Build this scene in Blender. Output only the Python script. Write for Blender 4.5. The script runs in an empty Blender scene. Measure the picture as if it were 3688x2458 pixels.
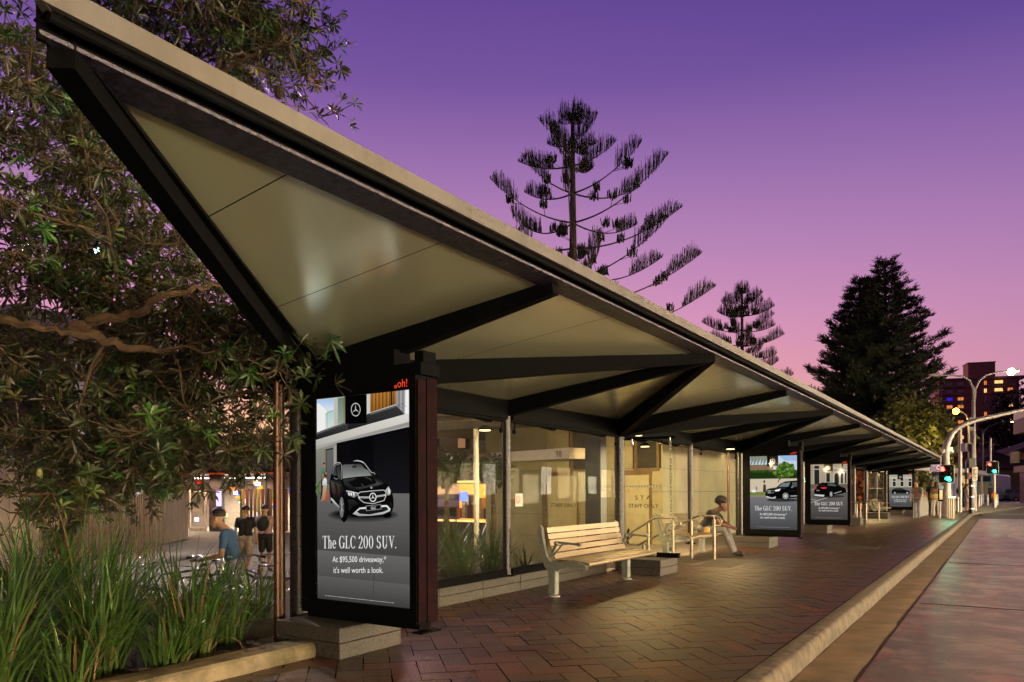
import bpy, math, random
from mathutils import Vector, Matrix, noise
R = math.radians
rnd = random.Random(7)
sc = bpy.context.scene
col = sc.collection

# ------------------------------------------------------------------ camera
TH = R(33.57); FPX = 2657.0; CX = 1844.0; CY = 1770.0; ROLL = R(0.23); CAMZ = 1.33
cd = bpy.data.cameras.new('camera'); cam = bpy.data.objects.new('camera', cd); col.objects.link(cam)
cd.sensor_width = 36.0; cd.lens = FPX / 3688 * 36; cd.shift_y = (CY - 1229) / 3688
cd.clip_start = 0.05; cd.clip_end = 3000
cam.matrix_world = Matrix.Translation((0, 0, CAMZ)) @ Matrix.Rotation(TH, 4, 'Z') @ Matrix.Rotation(R(90), 4, 'X') @ Matrix.Rotation(-ROLL, 4, 'Z')
sc.camera = cam
RT = Vector((math.cos(TH), math.sin(TH), 0)); FW = Vector((-math.sin(TH), math.cos(TH), 0)); UP = Vector((0, 0, 1))
CAM = Vector((0, 0, CAMZ))

def ray(px, py):
    xr = (px - CX) / FPX; yr = (CY - py) / FPX
    c, s = math.cos(ROLL), math.sin(ROLL)
    return RT * (xr * c + yr * s) + UP * (-xr * s + yr * c) + FW
def P(px, py, d): return CAM + ray(px, py) * d
def G(px, py, z=0.0):
    r = ray(px, py); return CAM + r * ((z - CAMZ) / r.z)
def XP(px, py, X):
    r = ray(px, py); return CAM + r * (X / r.x)
def YP(px, py, Y):
    r = ray(px, py); return CAM + r * (Y / r.y)

# ------------------------------------------------------------------ world: dusk sky
w = bpy.data.worlds.new('World'); sc.world = w; w.use_nodes = True
nt = w.node_tree; nt.nodes.clear()
out = nt.nodes.new('ShaderNodeOutputWorld'); bg = nt.nodes.new('ShaderNodeBackground')
tc = nt.nodes.new('ShaderNodeTexCoord')
sep = nt.nodes.new('ShaderNodeSeparateXYZ'); nt.links.new(tc.outputs['Generated'], sep.inputs[0])
def ramp(stops):
    n = nt.nodes.new('ShaderNodeValToRGB'); cr = n.color_ramp
    while len(cr.elements) > 1: cr.elements.remove(cr.elements[-1])
    for i, (p, c) in enumerate(stops):
        e = cr.elements[0] if i == 0 else cr.elements.new(p)
        e.position = p
        e.color = [((x / 255 + .055) / 1.055) ** 2.4 if x > 10 else x / 255 / 12.92 for x in c] + [1]
    nt.links.new(sep.outputs['Z'], n.inputs[0]); return n
ra = ramp([(0, (250, 188, 140)), (.09, (255, 196, 150)), (.15, (238, 164, 174)), (.22, (220, 152, 188)), (.30, (192, 138, 186)), (.39, (160, 116, 176)), (.48, (120, 86, 160)), (.56, (100, 71, 150)), (.7, (44, 34, 88)), (1, (24, 20, 60))])
rb = ramp([(0, (196, 128, 150)), (.08, (206, 140, 168)), (.15, (198, 140, 174)), (.22, (184, 133, 178)), (.30, (162, 118, 175)), (.39, (132, 97, 166)), (.48, (92, 70, 149)), (.56, (70, 54, 137)), (.7, (36, 28, 80)), (1, (22, 18, 56))])
dot = nt.nodes.new('ShaderNodeVectorMath'); dot.operation = 'DOT_PRODUCT'
gl = (FW * .96 - RT * .22).normalized(); dot.inputs[1].default_value = gl
hz = nt.nodes.new('ShaderNodeVectorMath'); hz.operation = 'MULTIPLY'; hz.inputs[1].default_value = (1, 1, 0); nt.links.new(tc.outputs['Generated'], hz.inputs[0])
hn = nt.nodes.new('ShaderNodeVectorMath'); hn.operation = 'NORMALIZE'; nt.links.new(hz.outputs[0], hn.inputs[0]); nt.links.new(hn.outputs[0], dot.inputs[0])
east = nt.nodes.new('ShaderNodeMapRange'); east.inputs['From Min'].default_value = -.1; east.inputs['From Max'].default_value = .5; east.inputs['To Min'].default_value = .2; east.inputs['To Max'].default_value = 1
nt.links.new(dot.outputs['Value'], east.inputs['Value']); nt.links.new(east.outputs[0], bg.inputs[1])
mr = nt.nodes.new('ShaderNodeMapRange'); mr.inputs['From Min'].default_value = .60; mr.inputs['From Max'].default_value = .97
mr.inputs['To Min'].default_value = 1; mr.inputs['To Max'].default_value = 0
nt.links.new(dot.outputs['Value'], mr.inputs['Value'])
mx = nt.nodes.new('ShaderNodeMix'); mx.data_type = 'RGBA'
nt.links.new(mr.outputs[0], mx.inputs[0]); nt.links.new(ra.outputs[0], mx.inputs[6]); nt.links.new(rb.outputs[0], mx.inputs[7])
nt.links.new(mx.outputs[2], bg.inputs[0])
nt.links.new(bg.outputs[0], out.inputs[0])

# afterglow, low in the west (behind the shelter)
sl = bpy.data.lights.new('sun', 'SUN'); sl.energy = .5; sl.angle = R(12); sl.color = (1, .55, .55)
so = bpy.data.objects.new('sun', sl); col.objects.link(so)
so.rotation_euler = (Vector((0, 0, 0)) - (gl + Vector((0, 0, .12)))).to_track_quat('-Z', 'Y').to_euler()
sc.view_settings.view_transform = 'Standard'; sc.view_settings.look = 'None'
sc.view_settings.exposure = 0; sc.view_settings.gamma = 1
sc.cycles.max_bounces = 8; sc.cycles.transparent_max_bounces = 16
sc.cycles.sample_clamp_indirect = 4

# ------------------------------------------------------------------ materials
MATS = {}
def lin(c): return tuple((x / 12.92 if x < .04045 else ((x + .055) / 1.055) ** 2.4) for x in c)
def M(name, c=(.5, .5, .5), rough=.6, metal=0., var=.18, scale=6., bump=0., bscale=40., spec=.5, c2=None, coat=0., attr=False, stretch=None, back=None, trans=0.):
    if name in MATS: return MATS[name]
    m = bpy.data.materials.new(name); MATS[name] = m; m.use_nodes = True
    t = m.node_tree; b = t.nodes['Principled BSDF']
    b.inputs['Roughness'].default_value = rough; b.inputs['Metallic'].default_value = metal
    b.inputs['Specular IOR Level'].default_value = spec
    if coat: b.inputs['Coat Weight'].default_value = coat; b.inputs['Coat Roughness'].default_value = .15
    co = t.nodes.new('ShaderNodeTexCoord'); src = co.outputs['Object']
    if stretch:
        mp = t.nodes.new('ShaderNodeMapping'); mp.inputs['Scale'].default_value = stretch
        t.links.new(src, mp.inputs[0]); src = mp.outputs[0]
    n = t.nodes.new('ShaderNodeTexNoise'); n.inputs['Scale'].default_value = scale; n.inputs['Detail'].default_value = 6
    n.inputs['Roughness'].default_value = .62
    t.links.new(src, n.inputs['Vector'])
    mxx = t.nodes.new('ShaderNodeMix'); mxx.data_type = 'RGBA'
    mr = t.nodes.new('ShaderNodeMapRange'); mr.inputs['From Min'].default_value = .35; mr.inputs['From Max'].default_value = .65
    t.links.new(n.outputs['Fac'], mr.inputs['Value']); t.links.new(mr.outputs[0], mxx.inputs[0])
    hi = c2 if c2 else tuple(min(1, x * (1 + var)) for x in c)
    lo = c if c2 else tuple(x * (1 - var) for x in c)
    mxx.inputs[6].default_value = (*lo, 1); mxx.inputs[7].default_value = (*hi, 1)
    res = mxx.outputs[2]
    if attr:
        a = t.nodes.new('ShaderNodeVertexColor'); a.layer_name = 'Col'
        mu = t.nodes.new('ShaderNodeMix'); mu.data_type = 'RGBA'; mu.blend_type = 'MULTIPLY'; mu.inputs[0].default_value = 1
        t.links.new(res, mu.inputs[6]); t.links.new(a.outputs[0], mu.inputs[7]); res = mu.outputs[2]
    if back:
        ge = t.nodes.new('ShaderNodeNewGeometry'); mb = t.nodes.new('ShaderNodeMix'); mb.data_type = 'RGBA'
        t.links.new(ge.outputs['Backfacing'], mb.inputs[0]); t.links.new(res, mb.inputs[6]); mb.inputs[7].default_value = (*back, 1)
        res = mb.outputs[2]
    t.links.new(res, b.inputs['Base Color'])
    if rough < .9:
        mr2 = t.nodes.new('ShaderNodeMapRange'); mr2.inputs['To Min'].default_value = max(.02, rough * .8); mr2.inputs['To Max'].default_value = min(1, rough * 1.25)
        t.links.new(n.outputs['Fac'], mr2.inputs['Value']); t.links.new(mr2.outputs[0], b.inputs['Roughness'])
    if bump:
        n2 = t.nodes.new('ShaderNodeTexNoise'); n2.inputs['Scale'].default_value = bscale; n2.inputs['Detail'].default_value = 4
        t.links.new(src, n2.inputs['Vector'])
        bu = t.nodes.new('ShaderNodeBump'); bu.inputs['Strength'].default_value = bump; bu.inputs['Distance'].default_value = .01
        t.links.new(n2.outputs['Fac'], bu.inputs['Height']); t.links.new(bu.outputs[0], b.inputs['Normal'])
    return m
def E(name, c, s=1.):
    """something that gives off light; c as seen (sRGB 0..1)"""
    if name in MATS: return MATS[name]
    m = bpy.data.materials.new(name); MATS[name] = m; m.use_nodes = True
    t = m.node_tree; t.nodes.clear(); o = t.nodes.new('ShaderNodeOutputMaterial'); e = t.nodes.new('ShaderNodeEmission')
    e.inputs[0].default_value = (*lin(c), 1); e.inputs[1].default_value = s; t.links.new(e.outputs[0], o.inputs[0])
    return m
def glass_mat(name, tint=(1, 1, 1), rough=.01, haze=.0, f0=.025, fm=.35):
    if name in MATS: return MATS[name]
    m = bpy.data.materials.new(name); MATS[name] = m; m.use_nodes = True
    t = m.node_tree; t.nodes.clear(); o = t.nodes.new('ShaderNodeOutputMaterial')
    tr = t.nodes.new('ShaderNodeBsdfTransparent'); tr.inputs[0].default_value = (*tint, 1)
    g = t.nodes.new('ShaderNodeBsdfGlossy'); g.inputs['Roughness'].default_value = rough
    fr = t.nodes.new('ShaderNodeLayerWeight'); fr.inputs[0].default_value = .5
    pw = t.nodes.new('ShaderNodeMath'); pw.operation = 'POWER'; pw.inputs[1].default_value = 4.5; t.links.new(fr.outputs['Facing'], pw.inputs[0])
    mu = t.nodes.new('ShaderNodeMath'); mu.operation = 'MULTIPLY_ADD'; mu.inputs[1].default_value = fm; mu.inputs[2].default_value = f0; t.links.new(pw.outputs[0], mu.inputs[0])
    mi = t.nodes.new('ShaderNodeMixShader'); t.links.new(mu.outputs[0], mi.inputs[0]); t.links.new(tr.outputs[0], mi.inputs[1]); t.links.new(g.outputs[0], mi.inputs[2])
    res = mi.outputs[0]
    if haze:
        df = t.nodes.new('ShaderNodeBsdfDiffuse'); df.inputs[0].default_value = (.7, .68, .6, 1)
        n = t.nodes.new('ShaderNodeTexNoise'); n.inputs['Scale'].default_value = 3; n.inputs['Detail'].default_value = 8
        co = t.nodes.new('ShaderNodeTexCoord'); t.links.new(co.outputs['Object'], n.inputs['Vector'])
        m2 = t.nodes.new('ShaderNodeMath'); m2.operation = 'MULTIPLY'; m2.inputs[1].default_value = haze; t.links.new(n.outputs['Fac'], m2.inputs[0])
        mj = t.nodes.new('ShaderNodeMixShader'); t.links.new(m2.outputs[0], mj.inputs[0]); t.links.new(res, mj.inputs[1]); t.links.new(df.outputs[0], mj.inputs[2]); res = mj.outputs[0]
    t.links.new(res, o.inputs[0]); return m

# ------------------------------------------------------------------ mesh builder
class MB:
    def __init__(s): s.v = []; s.f = []; s.m = []; s.mats = []; s.c = []
    def mi(s, m):
        if m is None: return 0
        if m not in s.mats: s.mats.append(m)
        return s.mats.index(m)
    def add(s, vs, fs, m=None, c=None):
        b = len(s.v); s.v += [tuple(v) for v in vs]; k = s.mi(m)
        for f in fs: s.f.append(tuple(i + b for i in f)); s.m.append(k); s.c.append(c)
    def quad(s, a, b, c, d, m=None, cc=None): s.add([a, b, c, d], [(0, 1, 2, 3)], m, cc)
    def poly(s, pts, m=None, cc=None): s.add(pts, [tuple(range(len(pts)))], m, cc)
    def box(s, x0, x1, y0, y1, z0, z1, m=None, bev=0.0, cc=None):
        if x0 > x1: x0, x1 = x1, x0
        if y0 > y1: y0, y1 = y1, y0
        if bev:
            b = min(bev, (x1 - x0) * .45, (y1 - y0) * .45, (z1 - z0) * .45)
            ring = [(x0 + b, y0), (x1 - b, y0), (x1, y0 + b), (x1, y1 - b), (x1 - b, y1), (x0 + b, y1), (x0, y1 - b), (x0, y0 + b)]
            ins = [(x0 + b, y0 + b), (x1 - b, y0 + b), (x1 - b, y0 + b), (x1 - b, y1 - b), (x1 - b, y1 - b), (x0 + b, y1 - b), (x0 + b, y1 - b), (x0 + b, y0 + b)]
            vs = [(x, y, z0) for x, y in ins] + [(x, y, z0 + b) for x, y in ring] + [(x, y, z1 - b) for x, y in ring] + [(x, y, z1) for x, y in ins]
            fs = []
            for L in range(3):
                for i in range(8):
                    j = (i + 1) % 8; fs.append((L * 8 + i, L * 8 + j, L * 8 + 8 + j, L * 8 + 8 + i))
            fs += [tuple(range(7, -1, -1)), tuple(range(24, 32))]
            s.add(vs, fs, m, cc); return
        s.add([(x0, y0, z0), (x1, y0, z0), (x1, y1, z0), (x0, y1, z0), (x0, y0, z1), (x1, y0, z1), (x1, y1, z1), (x0, y1, z1)],
              [(0, 3, 2, 1), (4, 5, 6, 7), (0, 1, 5, 4), (1, 2, 6, 5), (2, 3, 7, 6), (3, 0, 4, 7)], m, cc)
    def bar(s, a, b, w, h, m=None, w2=None, h2=None, top=False, bev=False):
        """rectangular bar a->b, w wide (horizontal), h high; top=True: a,b lie on its top face"""
        a = Vector(a); b = Vector(b); d = (b - a).normalized()
        side = d.cross(UP)
        if side.length < 1e-4: side = Vector((1, 0, 0))
        side.normalize(); up = side.cross(d).normalized()
        w2 = w2 or w; h2 = h2 or h; vs = []
        for p, ww, hh in ((a, w, h), (b, w2, h2)):
            o = -hh if top else -hh / 2; t = 0 if top else hh / 2
            for sx, z in ((-1, o), (1, o), (1, t), (-1, t)): vs.append(p + side * (sx * ww / 2) + up * z)
        s.add(vs, [(0, 1, 2, 3), (7, 6, 5, 4), (0, 4, 5, 1), (1, 5, 6, 2), (2, 6, 7, 3), (3, 7, 4, 0)], m)
    def tube(s, pts, r, n=8, m=None, cap=True):
        pts = [Vector(p) for p in pts]; rs = r if isinstance(r, (list, tuple)) else [r] * len(pts)
        vs = []; prev = None
        for i, p in enumerate(pts):
            d = (pts[min(i + 1, len(pts) - 1)] - pts[max(i - 1, 0)])
            if d.length < 1e-9: d = Vector((0, 0, 1))
            d.normalize()
            if prev is None:
                a = d.cross(UP)
                if a.length < .05: a = d.cross(Vector((1, 0, 0)))
                a.normalize()
            else:
                a = prev - d * prev.dot(d)
                a = a.normalized() if a.length > 1e-5 else d.orthogonal().normalized()
            prev = a; b = d.cross(a)
            for k in range(n):
                t = 2 * math.pi * k / n; vs.append(p + (a * math.cos(t) + b * math.sin(t)) * rs[i])
        fs = []
        for i in range(len(pts) - 1):
            for k in range(n):
                fs.append((i * n + k, i * n + (k + 1) % n, (i + 1) * n + (k + 1) % n, (i + 1) * n + k))
        if cap: fs.append(tuple(range(n - 1, -1, -1))); fs.append(tuple(range((len(pts) - 1) * n, len(pts) * n)))
        s.add(vs, fs, m)
    def lathe(s, o, prof, n=16, m=None, axis=(0, 0, 1)):
        o = Vector(o); ax = Vector(axis).normalized(); a = ax.orthogonal().normalized(); b = ax.cross(a)
        vs = []
        for r, z in prof:
            for k in range(n):
                t = 2 * math.pi * k / n; vs.append(o + ax * z + (a * math.cos(t) + b * math.sin(t)) * r)
        fs = [(i * n + k, i * n + (k + 1) % n, (i + 1) * n + (k + 1) % n, (i + 1) * n + k) for i in range(len(prof) - 1) for k in range(n)]
        fs.append(tuple(range(n - 1, -1, -1))); fs.append(tuple(range((len(prof) - 1) * n, len(prof) * n)))
        s.add(vs, fs, m)
    def prism(s, pts, off, m=None):
        """polygon pts extruded by vector off"""
        n = len(pts); off = Vector(off); a = [Vector(p) for p in pts]
        s.add(a + [p + off for p in a], [tuple(range(n - 1, -1, -1)), tuple(range(n, 2 * n))] + [(i, (i + 1) % n, (i + 1) % n + n, i + n) for i in range(n)], m)
    def ball(s, o, r, n=10, m=None, sz=1.):
        o = Vector(o); prof = [(max(.0005, r * math.sin(math.pi * i / n)), -r * sz * math.cos(math.pi * i / n)) for i in range(n + 1)]
        s.lathe(o, prof, n + 2, m)
    def build(s, name, mats=None, parent=None, smooth=False, fix=True):
        me = bpy.data.meshes.new(name); me.from_pydata(s.v, [], s.f)
        ml = s.mats if s.mats else ([mats] if mats and not isinstance(mats, list) else (mats or []))
        for m in ml: me.materials.append(m)
        if s.mats: me.polygons.foreach_set('material_index', s.m)
        if any(c is not None for c in s.c):
            ca = me.color_attributes.new('Col', 'FLOAT_COLOR', 'CORNER'); buf = []
            for p, c in zip(me.polygons, s.c):
                cc = c if c is not None else (1, 1, 1)
                for q in range(p.loop_total): buf += [*(cc[q] if isinstance(cc, list) else cc), 1]
            ca.data.foreach_set('color', buf)
        if smooth:
            me.polygons.foreach_set('use_smooth', [True] * len(me.polygons))
            try: me.set_sharp_from_angle(angle=R(42))
            except Exception: pass
        me.update()
        o = bpy.data.objects.new(name, me); col.objects.link(o)
        if parent is not None: o.parent = parent
        return o
def tag(o, label=None, cat=None, group=None, kind=None):
    if label: o['label'] = label
    if cat: o['category'] = cat
    if group: o['group'] = group
    if kind: o['kind'] = kind
    return o
def thing(name, label, cat, loc=(0, 0, 0), rz=0., group=None):
    o = bpy.data.objects.new(name, None); col.objects.link(o); o.location = loc; o.rotation_euler = (0, 0, rz)
    return tag(o, label, cat, group)
def dup(root, loc, rz=0., label=None, group=None, scale=None):
    r = root.copy(); col.objects.link(r); r.location = loc; r.rotation_euler = (0, 0, rz)
    if scale: r.scale = (scale,) * 3 if not isinstance(scale, tuple) else scale
    if label: r['label'] = label
    if group: r['group'] = group
    for ch in list(root.children):
        c = ch.copy(); col.objects.link(c); c.parent = r
        for g in list(ch.children):
            d = g.copy(); col.objects.link(d); d.parent = c
    return r
TXT = {}
def text2d(s, kind=None):
    """flat mesh of a word in the built-in face: verts (x,y), faces, width; cap height about .7"""
    if s in TXT: return TXT[s]
    cu = bpy.data.curves.new('t', 'FONT'); cu.body = s; cu.resolution_u = 3
    o = bpy.data.objects.new('t', cu); col.objects.link(o)
    dg = bpy.context.evaluated_depsgraph_get(); me = bpy.data.meshes.new_from_object(o.evaluated_get(dg))
    vs = [(v.co.x, v.co.y) for v in me.vertices]; fs = [tuple(p.vertices) for p in me.polygons]
    bpy.data.objects.remove(o); bpy.data.curves.remove(cu); bpy.data.meshes.remove(me)
    x0 = min(v[0] for v in vs); x1 = max(v[0] for v in vs)
    TXT[s] = ([(x - x0, y) for x, y in vs], fs, x1 - x0); return TXT[s]
def put_text(mb, s, o, ux, uy, width, height, m):
    """word s laid from point o along ux (width) and uy (cap height)"""
    vs, fs, wd = text2d(s); o = Vector(o); ux = Vector(ux); uy = Vector(uy)
    mb.add([o + ux * (x * width / wd) + uy * (y * height / .7) for x, y in vs], fs, m)
def spot(name, loc, energy, color, size=R(140), blend=.6, rad=.08, parent=None, dirv=(0, 0, -1)):
    l = bpy.data.lights.new(name, 'SPOT'); l.energy = energy; l.color = color; l.spot_size = size; l.spot_blend = blend; l.shadow_soft_size = rad
    o = bpy.data.objects.new(name, l); col.objects.link(o); o.location = loc
    o.rotation_euler = Vector(dirv).to_track_quat('-Z', 'Y').to_euler()
    if parent is not None: o.parent = parent
    return o

black = M('black_steel', (.003, .003, .0035), rough=.7, var=.3, scale=12, bump=.15, bscale=90, spec=.04)
blackm = M('black_steel_worn', (.013, .012, .015), rough=.28, metal=.2, c2=(.035, .03, .032), scale=30, bump=.25, bscale=120)
steel = M('brushed_steel', (.55, .54, .5), rough=.28, metal=1, var=.12, scale=30)
steel_d = M('dull_steel', (.3, .29, .28), rough=.4, metal=.8, var=.15, scale=20)
granite = M('granite', (.012, .0105, .009), rough=.6, c2=(.075, .065, .055), scale=55, bump=.25, bscale=150, spec=.5)
concrete = M('concrete', (.24, .21, .17), rough=.85, c2=(.34, .3, .24), scale=5, bump=.5, bscale=60)
# ------------------------------------------------------------------ ground, road, kerb, pavement
KX = -1.54; S0 = 4.5; DS = 3.36
def VS(k): return S0 + DS * k
def NS(j): return S0 - DS + DS * j
def clip(poly, x0, x1, y0, y1):
    def cl(ps, ax, lim, sgn):
        o = []
        for i in range(len(ps)):
            a, b = ps[i], ps[(i + 1) % len(ps)]
            da, db = (a[ax] - lim) * sgn, (b[ax] - lim) * sgn
            if da >= 0: o.append(a)
            if (da >= 0) != (db >= 0):
                t = da / (da - db); o.append(tuple(a[i2] + (b[i2] - a[i2]) * t for i2 in range(2)))
        return o
    for ax, lim, sg in ((0, x0, 1), (0, x1, -1), (1, y0, 1), (1, y1, -1)):
        if len(poly) < 3: return []
        poly = cl(poly, ax, lim, sg)
    return poly if len(poly) > 2 else []
grout = M('grout', (.010, .008, .006), rough=.95, spec=.0, var=.3, scale=20)
paver_m = M('clay_paver', (.040, .025, .016), rough=.35, c2=(.080, .050, .031), scale=16, bump=.6, bscale=70, attr=True, spec=.5)
def rough_ground(name, z, x0, x1, y0, y1, m):
    b = MB(); b.quad((x0, y0, z), (x1, y0, z), (x1, y1, z), (x0, y1, z)); o = b.build(name, m); o['kind'] = 'structure'; return o
asph = M('asphalt', (.045, .034, .028), rough=.62, c2=(.09, .068, .052), scale=3.5, bump=.7, bscale=130, spec=.4)
rough_ground('ground', -.95, -400, 400, -60, 900, M('earth', (.03, .03, .022), rough=.95))
rough_ground('plaza', -.75, -70, -5.62, -12, 60, M('plaza_paving', (.1, .09, .08), rough=.7, var=.25, scale=2, bump=.3))
rough_ground('road', -.15, -.98, 60, -14, 500, asph)
b = MB()   # pavement base, wide corner plaza beyond the shelter
b.poly([(KX - .17 + .0, -12, -.004), (KX - .0, -12, -.004), (KX, 48, -.004), (-1.3, 52, -.004), (-.2, 60, -.004), (.9, 68, -.004), (2.2, 82, -.004), (3.5, 100, -.004), (6, 180, -.004), (-70, 180, -.004), (-70, 56, -.004), (-5.62, 45, -.004), (-5.62, -12, -.004)])
o = b.build('pavement_base', M('far_paving', (.15, .125, .1), rough=.55, var=.25, scale=1.3, bump=.3)); o['kind'] = 'structure'
b = MB(); W_ = .2
c45, s45 = math.cos(R(45)), math.sin(R(45))
for i in range(-230, 240):
    for j in range(-30, 330):
        t = (i - j) % 4
        if t == 0: r = (i, j, i + 2, j + 1)
        elif t == 2: r = (i, j - 1, i + 1, j + 1)
        else: continue
        cx, cy = (r[0] + r[2]) / 2 * W_, (r[1] + r[3]) / 2 * W_
        wx, wy = cx * c45 - cy * s45, cx * s45 + cy * c45
        if not (-5.7 < wx < -1.3 and 1.2 < wy < 48.2): continue
        g = .0025 + rnd.random() * .002
        jx, jy = rnd.uniform(-.003, .003), rnd.uniform(-.003, .003)
        pts = [(r[0] * W_ + g + jx, r[1] * W_ + g + jy), (r[2] * W_ - g + jx, r[1] * W_ + g + jy), (r[2] * W_ - g + jx, r[3] * W_ - g + jy), (r[0] * W_ + g + jx, r[3] * W_ - g + jy)]
        pts = [(x * c45 - y * s45, x * s45 + y * c45) for x, y in pts]
        pts = clip(pts, -5.38, KX - .012, 1.3, 48)
        if not pts: continue
        h = rnd.random()
        base = (1.2, .66, .5) if h < .34 else (.8, .76, .74) if h < .5 else (1.02, .9, .78) if h < .9 else (.62, .56, .55)
        k = rnd.uniform(.55, 1.45); cc = tuple(x * k for x in base)
        tx, ty, tz = rnd.uniform(-.006, .006), rnd.uniform(-.006, .006), rnd.uniform(.003, .006)
        b.poly([(x, y, tz + (x - wx) * tx + (y - wy) * ty) for x, y in pts], paver_m, cc)
o = b.build('pavement'); o['kind'] = 'structure'
rough_ground('paving_bed', -.0015, -5.38, KX - .008, 1.3, 48, grout)
# kerb with a rounded nose, split in long stones
km = M('kerb_concrete', (.045, .035, .024), rough=.75, c2=(.145, .112, .078), scale=9, bump=1., bscale=60)
b = MB(); y = -12.
def kpath(y):
    if y < 48: return 0.
    ys = [(48, 0), (52, .24), (60, 1.3), (68, 2.4), (82, 3.7), (100, 5.0), (180, 7.5)]
    for (a, xa), (c, xc) in zip(ys, ys[1:]):
        if y <= c: return xa + (xc - xa) * (y - a) / (c - a)
    return 7.5
prof = [(0, -.15), (.0, .002), (.012, .006), (.125, .004), (.145, -.004), (.158, -.022), (.165, -.05), (.178, -.15)]
while y < 178:
    L = 2.4 if y < 46 else 3.; y2 = y + L - .016; n = 4; vs = []
    wob = [rnd.uniform(-.004, .004) for _ in range(n + 1)]
    for q in range(n + 1):
        yy = y + (y2 - y) * q / n
        vs += [(KX - .006 + px_ + kpath(yy) + wob[q] * (1 if px_ > .13 else 0), yy, pz) for px_, pz in prof]
    m_ = len(prof); fs = [(q * m_ + i, (q + 1) * m_ + i, (q + 1) * m_ + i + 1, q * m_ + i + 1) for q in range(n) for i in range(m_ - 1)]
    b.add(vs, fs); y += L
o = b.build('kerb', km, smooth=True); o['kind'] = 'structure'
b = MB(); y = -12.
gm = M('gutter_concrete', (.13, .095, .055), rough=.75, c2=(.24, .18, .11), scale=2.2, bump=.5, bscale=90)
while y < 47:
    wv = [(rnd.uniform(-.012, .012)) for _ in range(7)]
    for q in range(6):
        ya, yb = y + q * .5, y + q * .5 + .5 - (.012 if q == 5 else 0)
        b.quad((-1.36, ya, -.146), (-.955 + wv[q], ya, -.132), (-.955 + wv[q + 1], yb, -.132), (-1.36, yb, -.146))
    y += 3.
o = b.build('gutter', gm); o['kind'] = 'structure'
# worn bus lane: old red and pale paint left on the asphalt
def lane_mat():
    m = bpy.data.materials.new('worn_lane_paint'); m.use_nodes = True; t = m.node_tree; bs = t.nodes['Principled BSDF']
    co = t.nodes.new('ShaderNodeTexCoord')
    def nz(scale, st, det=8, rg=.6):
        mp = t.nodes.new('ShaderNodeMapping'); mp.inputs['Scale'].default_value = st; t.links.new(co.outputs['Object'], mp.inputs[0])
        n = t.nodes.new('ShaderNodeTexNoise'); n.inputs['Scale'].default_value = scale; n.inputs['Detail'].default_value = det; n.inputs['Roughness'].default_value = rg
        t.links.new(mp.outputs[0], n.inputs['Vector']); return n.outputs['Fac']
    def rr(x, a, bb):
        q = t.nodes.new('ShaderNodeMapRange'); q.inputs['From Min'].default_value = a; q.inputs['From Max'].default_value = bb; t.links.new(x, q.inputs['Value']); return q.outputs[0]
    def mix(f, a, bb):
        q = t.nodes.new('ShaderNodeMix'); q.data_type = 'RGBA'; t.links.new(f, q.inputs[0])
        for k, v in ((6, a), (7, bb)):
            if isinstance(v, tuple): q.inputs[k].default_value = (*v, 1)
            else: t.links.new(v, q.inputs[k])
        return q.outputs[2]
    base = mix(rr(nz(42., (1, 1, 1), 12, .8), .4, .6), (.05, .036, .028), (.12, .088, .066))
    red = mix(rr(nz(1.7, (1, .8, 1), 12, .74), .54, .60), base, (.19, .065, .048))
    sp = t.nodes.new('ShaderNodeSeparateXYZ'); t.links.new(co.outputs['Object'], sp.inputs[0])
    wear = rr(sp.outputs['Y'], 3., 13.)
    n2 = rr(nz(2.6, (.8, 1.0, 1), 14, .84), .48, .56)
    mu = t.nodes.new('ShaderNodeMath'); mu.operation = 'MULTIPLY'; t.links.new(n2, mu.inputs[0]); t.links.new(wear, mu.inputs[1])
    pale = mix(mu.outputs[0], red, (.33, .24, .2))
    t.links.new(pale, bs.inputs['Base Color']); bs.inputs['Roughness'].default_value = .33
    bu = t.nodes.new('ShaderNodeBump'); bu.inputs['Strength'].default_value = .7; bu.inputs['Distance'].default_value = .01
    t.links.new(nz(120, (1, 1, 1), 3), bu.inputs['Height']); t.links.new(bu.outputs[0], bs.inputs['Normal'])
    return m
rough_ground('bus_lane_surface', -.146, -.93, 3.4, -12, 44, lane_mat())
wp = M('road_paint', (.22, .2, .18), rough=.6, c2=(.55, .5, .45), scale=9, bump=.2)
b = MB()
put_text(b, 'ONLY', (.15, 26.6, -.141), (1, 0, 0), (0, 1, 0), 2.7, 3.0, wp)
put_text(b, 'BUS', (.25, 31.6, -.141), (1, 0, 0), (0, 1, 0), 2.4, 3.0, wp)
b.box(-.9, 9, 38., 38.35, -.15, -.141, wp); b.box(-.2, 9, 52., 52.3, -.15, -.141, wp)
for k in range(9): b.box(1.4 + k * 1.3, 2.1 + k * 1.3, 74, 78.5, -.15, -.141, wp)
b.box(3.4, 3.52, 2, 36, -.15, -.141, wp); b.box(4, 30, 64., 64.3, -.15, -.141, wp); b.box(4, 34, 100, 100.4, -.15, -.141, wp)
o = b.build('road_markings'); o['kind'] = 'structure'
b = MB()   # tar seams and a cover slab in the pavement
b.box(-.9, 3.3, 17.2, 17.26, -.15, -.1405); b.box(-.9, 3.3, 10.9, 10.93, -.15, -.1405)
o = b.build('road_seams', M('tar', (.01, .009, .009), rough=.5)); o['kind'] = 'structure'
b = MB(); b.box(-3.1, -2.35, 18.2, 19.0, -.01, .009, granite)
tag(b.build('cover_slab', M('slab', (.2, .18, .14), rough=.7, var=.2, bump=.3)), 'pale square service cover set in the paving near the kerb', 'service cover')
b = MB()
for k in range(14):
    b.box(-4.62 + k * .055, -4.6 + k * .055 + .012, 12.55, 14.1, .002, .012)
b.box(-4.66, -3.86, 12.5, 14.15, -.01, .006)
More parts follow.
